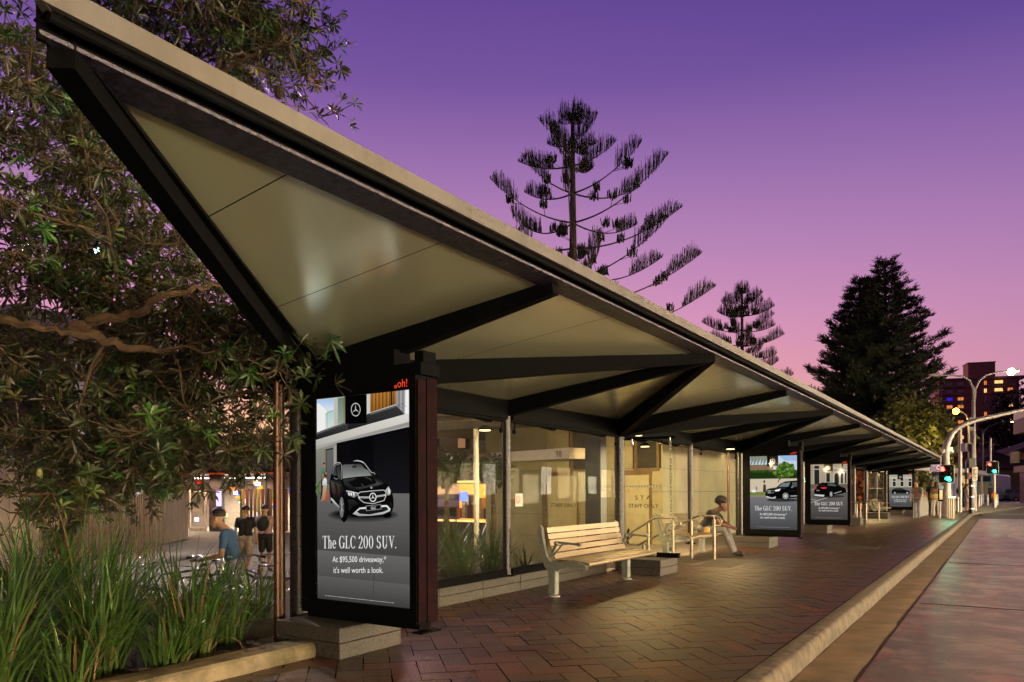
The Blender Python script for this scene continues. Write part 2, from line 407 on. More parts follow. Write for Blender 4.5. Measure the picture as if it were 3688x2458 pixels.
tag(b.build('tactile_strip', M('tactile', (.12, .1, .07), rough=.6, var=.2)), 'ribbed tactile strip in the paving at the head of the near steps', 'tactile strip')

# gum spots and stains on the paving
b = MB(); r9 = random.Random(9)
for q in range(520):
    x, y = r9.uniform(-5.2, -1.7), 2 + 26 * r9.random() ** 1.6; k = r9.uniform(.006, .02); n = 7
    b.poly([(x + k * r9.uniform(.7, 1.2) * math.cos(6.283 * i / n), y + k * r9.uniform(.7, 1.2) * math.sin(6.283 * i / n), .0095) for i in range(n)])
o = b.build('gum_spots', M('gum', (.012, .01, .009), rough=.6)); o['kind'] = 'stuff'; tag(o, 'dark trodden gum spots scattered over the paving', 'gum spots')
# planter edging, low granite wall, granite blocks
b = MB(); n = 26; cm = M('old_concrete', (.05, .045, .018), rough=.85, c2=(.24, .19, .12), scale=3.2, bump=.9, bscale=45)
vs = []
for i in range(n + 1):
    yy = -6 + (4.07 + 6) * i / n
    k = .012 * noise.noise(Vector((yy * 1.7, 0, 3)))
    pr = [(-4.61 + k, -.02), (-4.60 + k, .05), (-4.615 + k, .098 + k * .6), (-4.635 + k, .118 + k * .7), (-4.76, .121 - k * .5), (-4.9 + k, .112), (-4.915, .0)]
    vs += [(x, yy, z) for x, z in pr]
m_ = 7; fs = [(i * m_ + j, i * m_ + j + 1, (i + 1) * m_ + j + 1, (i + 1) * m_ + j) for i in range(n) for j in range(m_ - 1)]
fs.append(tuple(range(n * m_, n * m_ + m_))); b.add(vs, fs)
tag(b.build('planter_edging', cm), 'chipped mossy concrete edging along the grass bed at the lower left', 'edging')
th = thing('low_wall', 'low grey granite wall carrying the glass screens behind the bench', 'wall', (0, 0, 0))
b = MB()
for k in range(7):
    ya = 4.86 + k * .86
    for z0, z1 in ((-.02, .118), (.122, .243)): b.box(-5.62, -5.37, ya, ya + .852, z0, z1, bev=.004)
b.build('coping', granite, th)
def granite_block(name, X0, X1, Y0, Y1, h, label, grp=None):
    o = thing(name, label, 'block', ((X0 + X1) / 2, (Y0 + Y1) / 2, 0), 0, grp); b = MB(); b2 = MB()
    wx, wy = (X1 - X0) / 2, (Y1 - Y0) / 2
    b.box(-wx, wx, -wy, wy, h * .5 + .004, h, bev=.006); b2.box(-wx + .004, wx - .004, -wy + .004, wy - .004, -.01, h * .5, bev=.004)
    b.build('top_slab', granite, o); b2.build('base_slab', granite, o); return o
GB = 'granite blocks under the panels'
granite_block('granite_block', -5.12, -4.36, 4.1, 4.82, .25, 'speckled granite block under the nearest advertising panel', GB)
granite_block('granite_block', -5.12, -4.40, 10.78, 11.5, .25, 'granite block at the far end of the nearest bench, under the dotted glass fin', GB)
granite_block('granite_block', -5.3, -4.43, 17.3, 18.1, .25, 'granite block under the second advertising panel, right of the seated person', GB)
granite_block('granite_block', -5.3, -4.42, 24.0, 24.8, .25, 'granite block under the third advertising panel', GB)
granite_block('granite_block', -5.3, -4.4, 30.2, 30.9, .28, 'granite block left of the farther handrails', GB)
granite_block('granite_block', -5.3, -4.3, 37.3, 38.1, .28, 'granite block right of the farther handrails', GB)
granite_block('granite_block', -5.3, -4.4, 44.2, 45.2, .5, 'lilac tinted granite block beside the farthest advertising panel', GB)
# planting bed behind the wall, and the left bed
soil = M('soil', (.02, .016, .01), rough=.95, var=.4, scale=10, bump=.8)
b = MB(); b.box(-8.6, -4.917, -6, 4.08, -.8, .04); o = b.build('grass_bed_soil', soil); o['kind'] = 'structure'
b = MB(); b.box(-8.0, -5.63, 4.09, 9.9, -.8, .12); o = b.build('planting_bed_soil', soil); o['kind'] = 'structure'
b = MB(); b.box(-8.0, -5.63, 14.4, 46, -.8, -.01); o = b.build('rear_terrace', M('terrace', (.14, .12, .1), rough=.7, bump=.3)); o['kind'] = 'structure'

# ------------------------------------------------------------------ the shelter
VX, NX = -5.3, -2.5
def cz(X): return 2.82 + .118 * (X + 2.5)
ceil_m = M('ceiling_sheet', (.72, .73, .54), rough=.2, metal=.6, c2=(.76, .77, .57), scale=.5, bump=.06, bscale=.9, spec=.6)
fas_m = M('fascia_metal', (.088, .084, .084), rough=.5, metal=.2, c2=(.125, .119, .118), scale=7, bump=.15, bscale=14, stretch=(1, 1, .25))
sh = thing('bus_shelter', 'long black steel bus shelter with a folded pale metal ceiling above the footpath', 'bus shelter')
Y0c, Y1c = NS(0), NS(14)
b = MB(); edges = [Y0c + .1]
for j in range(0, 14):
    for q in range(1, 4): edges.append(NS(j) + q * 1.12)
for a, c in zip(edges, edges[1:]):
    t = VS(0)
    pl = [(NX - .1, Y0c + .16), (VX, t), (VX, VS(12)), (NX - .1, Y1c - .16)]
    p2 = clip(pl, -9, 9, a + .005, c - .005)
    if not p2: continue
    tl = rnd.uniform(-.0025, .0025); ym = (a + c) / 2
    b.poly([(x, y, cz(x) + tl * (y - ym)) for x, y in p2][::-1])
b.build('ceiling', ceil_m, sh)
b = MB(); pl = [(NX - .1, Y0c + .06), (VX - .1, VS(0)), (VX - .1, VS(12)), (NX - .1, Y1c)]
b.prism([(x, y, cz(x) + .008) for x, y in pl], (0, 0, .1), black); b.build('roof_deck', None, sh)
b = MB(); y = Y0c - .03
while y < Y1c - .1:
    y2 = min(y + 6.72, Y1c); b.box(-2.525, -2.5, y, y2 - .006, 2.875, 2.955); y = y2
b.bar((-2.512, Y0c - .028, 2.915), (VX - .1, VS(0) - .06, 2.60), .03, .08)
b.build('fascia', fas_m, sh)
b = MB(); y = Y0c
while y < Y1c - .1:
    y2 = min(y + 6.72, Y1c)
    b.tube([(-2.538, y + .01, 2.855), (-2.538, y2 - .01, 2.855)], .019, 10)
    b.box(-2.62, -2.53, y + .003, y2 - .003, 2.866, 2.874)
    b.box(-2.60, -2.585, y + .001, y2 - .001, 2.798, 2.955); b.box(-2.585, -2.527, y + .001, y2 - .001, 2.944, 2.952)
    y = y2
b.build('edge_channel', black, sh)
b = MB(); y = Y0c - .02
while y < Y1c - .1:
    y2 = min(y + 6.72, Y1c); b.prism([(-2.528, y, 2.783), (-2.528, y2 - .01, 2.783), (-2.72, y2 - .01, 2.783), (-2.72, y + (.22 if y < 2 else 0), 2.783)], (0, 0, .014)); y = y2
b.build('edge_flange', M('flange_sheen', (.014, .013, .03), rough=.24, c2=(.05, .045, .09), scale=25, bump=.5, bscale=160, spec=.8), sh)  # purple sky sheen put into the dark flange colour
b = MB()
b.bar((-2.56, Y0c + .06, cz(-2.5) - .012), (VX + .06, VS(0) + .02, cz(VX) - .012), .09, .09, None, .10, .17, top=True)
b.bar((-2.62, Y0c + .17, cz(-2.5) - .02), (VX + .2, VS(0) + .05, cz(VX) - .02), .06, .02, None, top=True)
b.build('end_beam', black, sh)
for k in range(13):
    js = (k, k + 1, k + 2) if k % 2 == 0 else (k + 1,)
    for j in js:
        if (k == 0 and j == 0): continue
        b = MB(); hv = .27 if k % 2 == 0 else .2
        b.bar((VX + .02, VS(k), cz(VX) - .002), (NX - .12, NS(j) , cz(NX) - .004), .11, hv, None, .08, .1, top=True)
        b.build('rib', black, sh)
b = MB()
for k in range(12): b.box(VX - .07, VX + .07, VS(k) + .06, VS(k + 1) - .06, cz(VX) - .24, cz(VX) - .002)
b.build('inner_beam', black, sh)
for k in range(13):
    b = MB(); r_ = .085 if k % 2 == 0 else .055
    b.tube([(VX, VS(k), -.0 if k % 2 == 0 else .24), (VX, VS(k), cz(VX) - .03)], r_, 14, blackm if k != 2 else blackm)
    b.lathe((VX, VS(k), 0 if k % 2 == 0 else .243), [(r_ + .05, 0), (r_ + .05, .014), (r_, .016)], 14, black)
    b.build('post', None, sh, smooth=True)
# twin pipes at the left end and by the second panel
for k, pts in ((0, ((-5.33, 4.28), (-5.42, 4.4))), (4, ((-5.45, 17.6), (-5.5, 17.75)))):
    for i, (x, y) in enumerate(pts):
        b = MB(); b.tube([(x, y, 0), (x, y, 2.3)], .032, 12); b.build('downpipe', M('copper_pipe', (.10, .055, .04), rough=.35, metal=.7, var=.12, scale=3), sh, smooth=True)
# rear roof of curved ribs behind the glass
b = MB()
for k in range(13):
    for q in (.0, .5):
        y = VS(k) + q * DS
        b.tube([(VX - .1, y, 2.38), (VX - .35, y + .1, 2.30), (VX - .8, y + .25, 2.42), (VX - 1.4, y + .4, 2.66)], [.05, .07, .06, .04], 6)
b.box(VX - .34, VX - .22, VS(0), VS(12), 2.38, 2.44)
b.build('rear_bracket', black, sh)
# glass screens
gl_m = glass_mat('screen_glass', (.93, .95, .9), haze=.018, f0=.0012, fm=.06)
def screen(y0, y1, zb=.33, zt=2.2, bottom=True, sh=sh):
    b = MB(); b.box(VX - .006, VX + .006, y0, y1, zb, zt); b.build('glass_pane', gl_m, sh)
    b = MB(); b.box(VX - .04, VX + .04, y0 - .02, y1 + .02, zt + .02, zt + .09); b.build('top_rail', black, sh)
    if bottom: b = MB(); b.box(VX - .05, VX + .05, y0 - .02, y1 + .02, zb - .09, zb - .0); b.build('bottom_rail', black, sh)
    for y in (y0 + .07, y1 - .07):
        b = MB()
        b.lathe((VX + .012, y, zt - .1), [(.03, 0), (.03, .02), (.015, .03)], 12, axis=(1, 0, 0)); b.tube([(VX + .03, y, zt - .1), (VX + .03, y, zt + .05)], .01, 6)
        b.build('glass_clamp', black, sh, smooth=True)
screen(VS(0) + .12, VS(1) - .08); screen(VS(1) + .08, VS(2) - .12)
screen(VS(3) + .5, VS(4) - .3, .5, 2.2, False)
screen(VS(6) + .2, VS(7) - .1, .33, 2.2); screen(VS(10) + .1, VS(11) - .1, .33, 2.2); screen(VS(11) + .1, VS(12) - .3, .33, 2.2)
dotm = M('dot_film', (.55, .55, .45), rough=.7, var=.1)
def fin(k):
    y = VS(k) + .1
    o = thing('glass_fin', None, None, (0, y, 0)); bpy.data.objects.remove(o)
    b = MB(); b.box(VX + .1, -4.36, y - .006, y + .006, .33, 2.14); f = b.build('glass_fin', gl_m, sh)
    b = MB()
    for q in range(31):
        z = 2.06 - q * .056
        if z > .36: b.lathe((-4.44, y - .0095, z), [(.0215, 0), (.0215, .002)], 12, axis=(0, 1, 0))
    b.build('dot_column', dotm, f); b = MB()
    for q in range(12): b.lathe((-5.17 + q * .052, y - .0095, 1.4), [(.0205, 0), (.0205, .002)], 12, axis=(0, 1, 0))
    b.build('dot_row', dotm, f)
    b = MB(); b.box(VX + .1, -4.3, y - .04, y + .04, .25, .325); b.build('fin_base', black, sh)
    b = MB(); b.box(VX + .05, -4.36, y - .02, y + .02, 2.17, 2.21); b.build('fin_rail', black, sh)
    for x, z in ((-4.44, 2.1), (-4.44, .38), (-5.1, 2.1)):
        b = MB(); b.lathe((x, y - .02, z), [(.026, 0), (.026, .012)], 12, axis=(0, -1, 0)); b.tube([(x, y - .02, z), (x, y - .02, 2.19 if z > 1 else .3)], .008, 6)
        b.build('glass_clamp', steel, sh, smooth=True)
fin(2); fin(10)
# downlights under the inner beam
WARM = (1, .68, .30)
def downlight(y, x=VX + .22, e=55, dv=(0, 0, -1), sz=165):
    b = MB(); b.lathe((x, y, 2.27), [(.10, 0), (.115, .012), (.10, .03), (.05, .075)], 18, black); f = b.build('downlight', None, sh, smooth=True)
    b = MB(); b.lathe((x, y, 2.262), [(.085, 0), (.088, .006)], 18); b.build('lamp_lens', E('warm_lamp', (1, .86, .55), 9), f)
    if e: spot('downlight_light', (x, y, 2.245), e, WARM, R(sz), .5, .06, sh, dv)
for y, e in ((VS(2) + .35, 230), (VS(4) - 1.2, 190), (VS(6) + .4, 150), (VS(7) + 1.5, 110), (VS(10) + .5, 320), (VS(11) + 1, 260)): downlight(y, VX + .16, e)
downlight(9.2, -6.6, 1100, (-.35, .9, -.55), 110); downlight(14.6, -6.3, 900, (-.3, .6, -.7), 140); downlight(5.3, VX + .16, 45)  # last two added: one lights the staff wall, one hides behind the panel
# ------------------------------------------------------------------ advertising panels with back-lit posters
POST = {}
INK = bpy.data.materials.new('poster_ink'); INK.use_nodes = True; _t = INK.node_tree; _t.nodes.clear()
_o, _e, _v = (_t.nodes.new(x) for x in ('ShaderNodeOutputMaterial', 'ShaderNodeEmission', 'ShaderNodeVertexColor')); _v.layer_name = 'Col'
_t.links.new(_v.outputs[0], _e.inputs[0]); _t.links.new(_e.outputs[0], _o.inputs[0])
def shade(name, c, s=.95): return tuple(x * s for x in lin(c))
class Flat:
    """flat artwork on a poster; f(x,y) maps drawing units to the sheet; each layer 0.12 mm prouder"""
    def __init__(s, mb, W, H, z0, f): s.mb, s.W, s.H, s.z0, s.f, s.k = mb, W, H, z0, f, 0
    def pt(s, x, y, k):
        u, v = s.f(x, y); return (u * s.W, -.00012 * k, s.z0 + v * s.H)
    def poly(s, pts, m):
        s.k += 1; s.mb.poly([s.pt(x, y, s.k) for x, y in pts], INK, m)
    def gpoly(s, pts, c0, c1):
        s.k += 1; ys = [p[1] for p in pts]; a, b_ = min(ys), max(ys)
        s.mb.poly([s.pt(x, y, s.k) for x, y in pts], INK, [tuple(u + (v - u) * (y - a) / (b_ - a + 1e-9) for u, v in zip(c0, c1)) for x, y in pts])
    def grad(s, x0, ya0, yb0, x1, ya1, yb1, c0, c1, n=16):
        """quad from (x0,ya0)-(x1,yb0) down to (x0,ya1)-(x1,yb1), colour running c0 -> c1"""
        s.k += 1
        for i in range(n):
            t, u = i / n, (i + 1) / n; c = tuple(a + (b_ - a) * (i + .5) / n for a, b_ in zip(c0, c1))
            s.mb.poly([s.pt(x0, ya0 + (ya1 - ya0) * t, s.k), s.pt(x1, yb0 + (yb1 - yb0) * t, s.k), s.pt(x1, yb0 + (yb1 - yb0) * u, s.k), s.pt(x0, ya0 + (ya1 - ya0) * u, s.k)], INK, c)
    def rect(s, x0, y0, x1, y1, m): s.poly([(x0, y0), (x1, y0), (x1, y1), (x0, y1)], m)
    def ell(s, cx, cy, rx, ry, m, n=22, a0=0, a1=360): s.poly([(cx + rx * math.cos(R(a0 + (a1 - a0) * i / n)), cy + ry * math.sin(R(a0 + (a1 - a0) * i / n))) for i in range(n + (a1 - a0 != 360))], m)
    def ring(s, cx, cy, ro, ri, m, ky=1., n=28):
        s.k += 1
        a = [s.pt(cx + ro * math.cos(2 * math.pi * i / n), cy + ro * ky * math.sin(2 * math.pi * i / n), s.k) for i in range(n)]
        b_ = [s.pt(cx + ri * math.cos(2 * math.pi * i / n), cy + ri * ky * math.sin(2 * math.pi * i / n), s.k) for i in range(n)]
        s.mb.add(a + b_, [(i, (i + 1) % n, (i + 1) % n + n, i + n) for i in range(n)], INK, m)
    def line(s, x0, y0, x1, y1, w, m):
        dx, dy = x1 - x0, y1 - y0; L = math.hypot(dx, dy); nx, ny = -dy / L * w / 2, dx / L * w / 2
        s.poly([(x0 + nx, y0 + ny), (x1 + nx, y1 + ny), (x1 - nx, y1 - ny), (x0 - nx, y0 - ny)], m)
    def text(s, t, x, y, w, h, m):
        s.k += 1; vs, fs, wd = text2d(t); s.mb.add([s.pt(x + q[0] * w / wd, y - q[1] * h / .7, s.k) for q in vs], fs, INK, m)
    def star(s, cx, cy, r, m, m2, ky=1.):
        s.ring(cx, cy, r, r * .88, m, ky)
        for a in (90, 210, 330):
            t = R(a); p = (cx + r * .92 * math.cos(t), cy - r * .92 * ky * math.sin(t))
            l = (cx + r * .13 * math.cos(t + R(75)), cy - r * .13 * ky * math.sin(t + R(75))); q = (cx + r * .13 * math.cos(t - R(75)), cy - r * .13 * ky * math.sin(t - R(75)))
            s.poly([p, l, (cx, cy)], m); s.poly([p, (cx, cy), q], m2)
# serif capitals and figures for the headline, cap height 1
def _seg(cx, cy, rx, ry, ix, iy, a0, a1, n=18):
    o = []
    for i in range(n):
        t, u = R(a0 + (a1 - a0) * i / n), R(a0 + (a1 - a0) * (i + 1) / n)
        o.append([(cx + rx * math.cos(t), cy + ry * math.sin(t)), (cx + rx * math.cos(u), cy + ry * math.sin(u)), (cx + ix * math.cos(u), cy + iy * math.sin(u)), (cx + ix * math.cos(t), cy + iy * math.sin(t))])
    return o
def _r(a, b_, c, d): return [[(a, b_), (c, b_), (c, d), (a, d)]]
GLY = {
 'T': (.64, _r(0, .96, .62, 1) + _r(.25, 0, .37, 1) + _r(.15, 0, .47, .035) + _r(0, .8, .035, 1) + _r(.585, .8, .62, 1)),
 'h': (.52, _r(.07, 0, .17, 1.02) + _r(0, 0, .24, .035) + _r(0, .985, .17, 1.02) + _r(.34, 0, .44, .5) + _r(.28, 0, .5, .035) + _seg(.27, .46, .17, .22, .08, .18, 0, 160)),
 'e': (.48, _seg(.24, .32, .23, .34, .12, .30, 0, 322) + _r(.08, .33, .47, .37)),
 'G': (.74, _seg(.36, .5, .35, .52, .22, .48, 48, 325) + _r(.55, .04, .67, .42) + _r(.44, .41, .74, .445) + _r(.62, .68, .65, .97)),
 'L': (.56, _r(.08, 0, .2, 1) + _r(0, .965, .29, 1) + _r(0, 0, .52, .04) + _r(.49, 0, .525, .26)),
 'C': (.66, _seg(.36, .5, .35, .52, .22, .48, 45, 318) + _r(.6, .68, .63, .97)),
 '2': (.54, _seg(.25, .74, .24, .28, .12, .245, -30, 175) + [[(.46, .62), (.34, .58), (.02, .03), (.1, .03)]] + _r(0, 0, .49, .06) + _r(.46, 0, .49, .2)),
 '0': (.58, _seg(.27, .5, .26, .52, .145, .485, 0, 360, 28)),
 'S': (.56, _seg(.25, .74, .22, .28, .11, .245, 25, 262) + _seg(.25, .26, .24, .28, .12, .245, -190 + 30, 98) + [[(.05, .62), (.2, .5), (.44, .36), (.3, .5)]] + _r(.43, .72, .455, .97) + _r(.02, .03, .045, .28)),
 'U': (.72, _r(.09, .3, .21, 1) + _r(0, .965, .3, 1) + _r(.53, .3, .565, 1) + _r(.44, .965, .66, 1) + _seg(.33, .3, .235, .32, .12, .28, 180, 360)),
 'V': (.66, [[(.06, 1), (.19, 1), (.39, .12), (.33, 0)], [(.58, 1), (.545, 1), (.325, .08), (.345, 0)]] + _r(0, .965, .27, 1) + _r(.47, .965, .67, 1)),
 '.': (.2, _seg(.07, .06, .06, .06, .001, .001, 0, 360, 10)), ' ': (.24, []),
}
def serif(fl, t, x, y, w, h, m):
    tot = sum(GLY[c][0] + .06 for c in t); k = w / tot; fl.k += 1
    for c in t:
        for pg in GLY[c][1]:
            a = sum(pg[i][0] * pg[(i + 1) % 4][1] - pg[(i + 1) % 4][0] * pg[i][1] for i in range(len(pg))) if len(pg) == 4 else 1
            pg2 = pg if a > 0 else pg[::-1]
            fl.mb.poly([fl.pt(x + q[0] * k, y - q[1] * h, fl.k) for q in pg2], INK, m)
        x += (GLY[c][0] + .06) * k
WH = shade('white', (.93, .93, .92), 1.0); LG = shade('pale', (.80, .80, .78)); MG = shade('mid', (.5, .5, .49)); DG = shade('slate', (.2, .2, .21)); BK = shade('black', (.015, .015, .018))
OR = E('orange_sign', (1, .28, .13), 1.)
def headline(fl, x0, x1, yT, hT, yA, yB, hs):
    w = x1 - x0
    serif(fl, 'The GLC 200 SUV.', x0, yT, w, hT, WH)
    fl.text('At $95,500 driveaway,*', x0 + w * .14, yA, w * .72, hs, WH)
    fl.text("it's well worth a look.", x0 + w * .155, yB, w * .665, hs, WH)
def wheel(fl, cx, cy, rx, ry):
    fl.ell(cx, cy, rx, ry, BK); fl.ell(cx, cy, rx * .74, ry * .74, MG); fl.ell(cx, cy, rx * .66, ry * .66, DG)
    for q in range(10):
        t = 2 * math.pi * q / 10; fl.line(cx, cy, cx + rx * .66 * math.cos(t), cy + ry * .66 * math.sin(t), rx * .13, LG)
def art1(mb, W, H, z0):
    def f(x, y):
        top = 215 - 57 * (x - 130) / 535; hh = 1127 + 118 * (x - 130) / 535; return ((x - 130) / 535, 1 - (y - top) / hh)
    F = Flat(mb, W, H, z0, f)
    def qd(x0, x1, ya, yb, yc, yd, m): F.poly([(x0, ya), (x1, yb), (x1, yc), (x0, yd)], m)
    qd(130, 665, 215, 158, 760, 760, LG)
    g = [(.43, .43, .42), (.37, .36, .355), (.33, .325, .32), (.37, .37, .365), (.35, .35, .345), (.30, .30, .297), (.26, .26, .258)]
    ys = [(690, 745), (800, 800), (900, 888), (1067, 1110), (1140, 1190), (1212, 1268), (1275, 1330), (1342, 1403)]
    G_ = lambda v: shade('', (v, v * .985, v * .965))
    for ya, yb, yc, yd, v0, v1 in ((690, 745, 1067, 1110, .42, .27), (1067, 1110, 1212, 1268, .40, .31), (1212, 1268, 1342, 1403, .37, .24)):
        F.grad(130, ya, yb, 665, yc, yd, G_(v0), G_(v1), 14)
    F.line(470, 1110, 455, 1345, 3, shade('crack', (.22, .22, .22)))
    Z = lambda pts: [(109.7 + .4547 * x, 532.9 + .4548 * y) for x, y in pts]
    U = lambda pts: [(109.7 + .4547 * x, 141.1 + .4548 * y) for x, y in pts]
    g3 = lambda v, t=(1, 1, 1): shade('', (v * t[0], v * t[1], v * t[2]))
    def L(pts, w, c, f=Z):
        q = f(pts)
        for p0, p1 in zip(q, q[1:]): F.line(*p0, *p1, w, c)
    # the house
    F.gpoly(U([(44, 172), (280, 148), (280, 300), (44, 300)]), shade('', (.62, .77, .93)), shade('', (.86, .9, .95))); F.poly(U([(44, 215), (80, 215), (185, 310), (165, 340), (165, 525), (44, 575)]), WH)
    F.gpoly(U([(160, 345), (278, 292), (278, 480), (160, 522)]), shade('', (.66, .82, .80)), shade('', (.84, .88, .84))); L([(160, 345), (278, 292)], 2, g3(.45), U); L([(184, 335), (184, 512)], 1.5, g3(.4), U)
    F.poly(U([(278, 150), (328, 142), (328, 468), (278, 488)]), shade('', (.76, .74, .70))); F.gpoly(U([(328, 140), (400, 132), (400, 450), (328, 470)]), shade('', (.42, .50, .45)), shade('', (.56, .64, .58)))
    F.gpoly(U([(400, 132), (464, 125), (464, 430), (400, 450)]), shade('', (.46, .42, .26)), shade('', (.56, .54, .36)))
    for q in range(22): x = 738 + q * 14.4; F.gpoly(U([(x, 90 - q * 1.8), (x + 14.4, 88 - q * 1.8), (x + 14.4, 318 - q * 4.8), (x, 323 - q * 4.8)]), shade('', ((.74, .52, .24), (.50, .33, .12), (.62, .42, .17))[q % 3]), shade('', ((.62, .40, .14), (.40, .25, .08), (.54, .35, .12))[q % 3]))
    F.poly(U([(990, 58), (1006, 56), (1006, 228), (990, 232)]), BK)
    for q in range(5): x = 1054 + q * 22; F.poly(U([(x, 50 - q * 2), (x + 22, 48 - q * 2), (x + 22, 262 + q * 22), (x, 240 + q * 22)]), g3((.62, .5, .66, .52, .68)[q], (1, .98, 1)))
    F.poly(U([(1160, 36), (1222, 30), (1222, 440), (1150, 455)]), WH)
    F.gpoly(U([(44, 578), (464, 432), (464, 560), (44, 668)]), g3(.25), g3(.1)); F.gpoly(U([(464, 432), (740, 330), (1056, 232), (1150, 345), (740, 466), (464, 545)]), g3(.22), g3(.1))
    L([(44, 592), (464, 446)], 9, g3(.36), U); L([(740, 342), (1062, 240)], 10, g3(.38), U); L([(1062, 240), (1152, 345)], 4, g3(.5), U)
    for q in range(24): x = 60 + q * 46; y = 578 - (x - 44) * .345; L([(x, y), (x + 62, y + 62 - q * .6)], 1.6, g3(.035), U); L([(x, y - 8), (x, y + 18)], 2, g3(.48), U)
    F.gpoly(U([(44, 668), (464, 548), (740, 466), (1150, 350), (1222, 330), (1222, 436), (330, 680), (44, 745)]), g3(.88, (1, .985, .95)), g3(.72, (1, .98, .93)))
    F.gpoly(U([(44, 745), (330, 680), (1222, 436), (1222, 490), (320, 706), (44, 800)]), g3(.58, (1, .98, .94)), g3(.68, (1, .98, .94)))
    F.gpoly([(130, 500), (256, 462), (256, 745), (130, 752)], g3(.56, (1, .99, .93)), g3(.40, (1, .99, .93)))
    F.poly([(181, 500), (235, 488), (235, 692), (181, 694)], g3(.06)); F.poly([(181, 500), (190, 500), (190, 692), (181, 692)], shade('', (.55, .5, .38))); F.gpoly([(194, 504), (234, 496), (234, 690), (194, 690)], g3(.40), g3(.33)); F.poly([(240, 478), (256, 472), (256, 720), (240, 720)], g3(.62, (1, 1, .95)))
    F.gpoly([(256, 462), (662, 368), (662, 748), (256, 745)], shade('', (.02, .02, .03)), shade('', (.045, .045, .06)))
    F.gpoly([(470, 418), (662, 374), (662, 748), (470, 746)], shade('', (.03, .03, .04)), shade('', (.085, .085, .10)))
    for q in range(24): F.line(474 + q * 7.7, 418 - q * 1.7, 474 + q * 7.7, 747, 1.1, shade('', (.04, .04, .052)))
    rb2 = random.Random(4)
    for q in range(34): F.ell(133 + rb2.random() * 26, 682 + rb2.random() * 82, 4.5, 5.5, shade('', ((.42, .52, .22), (.30, .40, .18), (.24, .36, .26))[q % 3]), 7)
    # the pair by the door
    F.ell(*Z([(163, 112)])[0], 7, 11, shade('', (.66, .45, .35)), 12); F.ell(*Z([(163, 98)])[0], 7.5, 5, shade('', (.24, .13, .09)), 10)
    F.gpoly(Z([(118, 175), (150, 145), (188, 160), (186, 230), (180, 300), (122, 310)]), shade('', (.36, .52, .40)), shade('', (.24, .38, .30))); F.poly(Z([(138, 230), (156, 235), (156, 300), (142, 300)]), shade('', (.7, .48, .38))); F.poly(Z([(120, 308), (160, 308), (150, 450), (135, 545), (108, 545), (125, 430)]), g3(.06))
    F.ell(*Z([(184, 232)])[0], 10, 15, shade('', (.36, .17, .12)), 12); F.poly(Z([(150, 300), (172, 215), (200, 240), (195, 290)]), shade('', (.32, .15, .11))); F.ell(*Z([(188, 222)])[0], 4.5, 7, shade('', (.74, .52, .42)), 10)
    F.gpoly(Z([(140, 320), (175, 270), (200, 300), (202, 370), (138, 372)]), g3(.93), g3(.75)); F.gpoly(Z([(150, 372), (200, 372), (176, 550), (118, 570), (140, 470)]), shade('', (.78, .64, .54)), shade('', (.62, .46, .38)))
    F.gpoly(Z([(190, 430), (228, 425), (222, 520), (205, 575), (172, 570)]), shade('', (.62, .42, .22)), shade('', (.68, .26, .18)))
    # the car, seen from the front left
    for q in range(7): F.ell(*Z([(650, 742 - q * 3)])[0], 200 - q * 9, 40 - q * 4, g3(.30 - q * .038), 30)
    F.ell(*Z([(262, 490)])[0], 12, 50, g3(.02)); F.ell(*Z([(250, 492)])[0], 5.5, 40, g3(.42)); F.ell(*Z([(955, 742)])[0], 26, 17, g3(.02))
    car_ = [(236, 330), (252, 262), (288, 152), (310, 112), (345, 86), (392, 88), (560, 68), (640, 66), (690, 95), (762, 182), (822, 228), (905, 300), (985, 385), (1018, 450), (1036, 545), (1035, 640), (1018, 695), (975, 740), (900, 762), (700, 772), (540, 768), (470, 720), (420, 500), (388, 640), (250, 545), (238, 430)]
    F.gpoly(Z(car_), g3(.05), g3(.018))
    F.gpoly(Z([(246, 330), (268, 300), (385, 320), (430, 420), (395, 490), (384, 610), (285, 525), (250, 420)]), g3(.13), g3(.05)); F.gpoly(Z([(255, 320), (300, 345), (335, 500), (278, 490)]), shade('', (.34, .28, .26)), shade('', (.14, .09, .09))); F.gpoly(Z([(330, 350), (378, 372), (376, 470), (352, 500)]), shade('', (.16, .22, .14)), shade('', (.26, .10, .10)))
    L([(250, 310), (310, 340), (392, 372)], 2, g3(.3))
    F.gpoly(Z([(278, 226), (302, 152), (332, 120), (376, 128), (382, 300), (330, 262), (296, 250)]), g3(.14, (1, 1.1, 1)), g3(.28, (1, 1.1, 1))); L([(330, 122), (334, 262)], 4, g3(.03))
    L([(278, 230), (300, 150), (332, 112), (372, 110)], 2.2, g3(.6)); L([(318, 104), (350, 86), (384, 90), (400, 124), (394, 220), (398, 300)], 4, g3(.52)); L([(340, 90), (378, 92)], 3, g3(.85))
    F.gpoly(Z([(404, 126), (430, 112), (650, 104), (702, 120), (776, 250), (600, 262), (414, 286)]), g3(.22, (.97, 1, .97)), g3(.60, (.97, 1, .97))); F.gpoly(Z([(404, 126), (440, 112), (560, 108), (530, 170), (410, 230)]), g3(.34), g3(.5)); F.poly(Z([(640, 104), (702, 120), (740, 185), (690, 160)]), g3(.06)); F.poly(Z([(530, 128), (586, 124), (592, 148), (545, 154)]), g3(.14))
    F.poly(Z([(414, 286), (600, 262), (776, 250), (780, 262), (600, 276), (418, 298)]), g3(.04))
    L([(556, 68), (604, 62), (650, 72), (692, 98), (740, 165), (788, 226)], 5, g3(.62)); L([(590, 64), (650, 72), (680, 90)], 3, g3(.95))
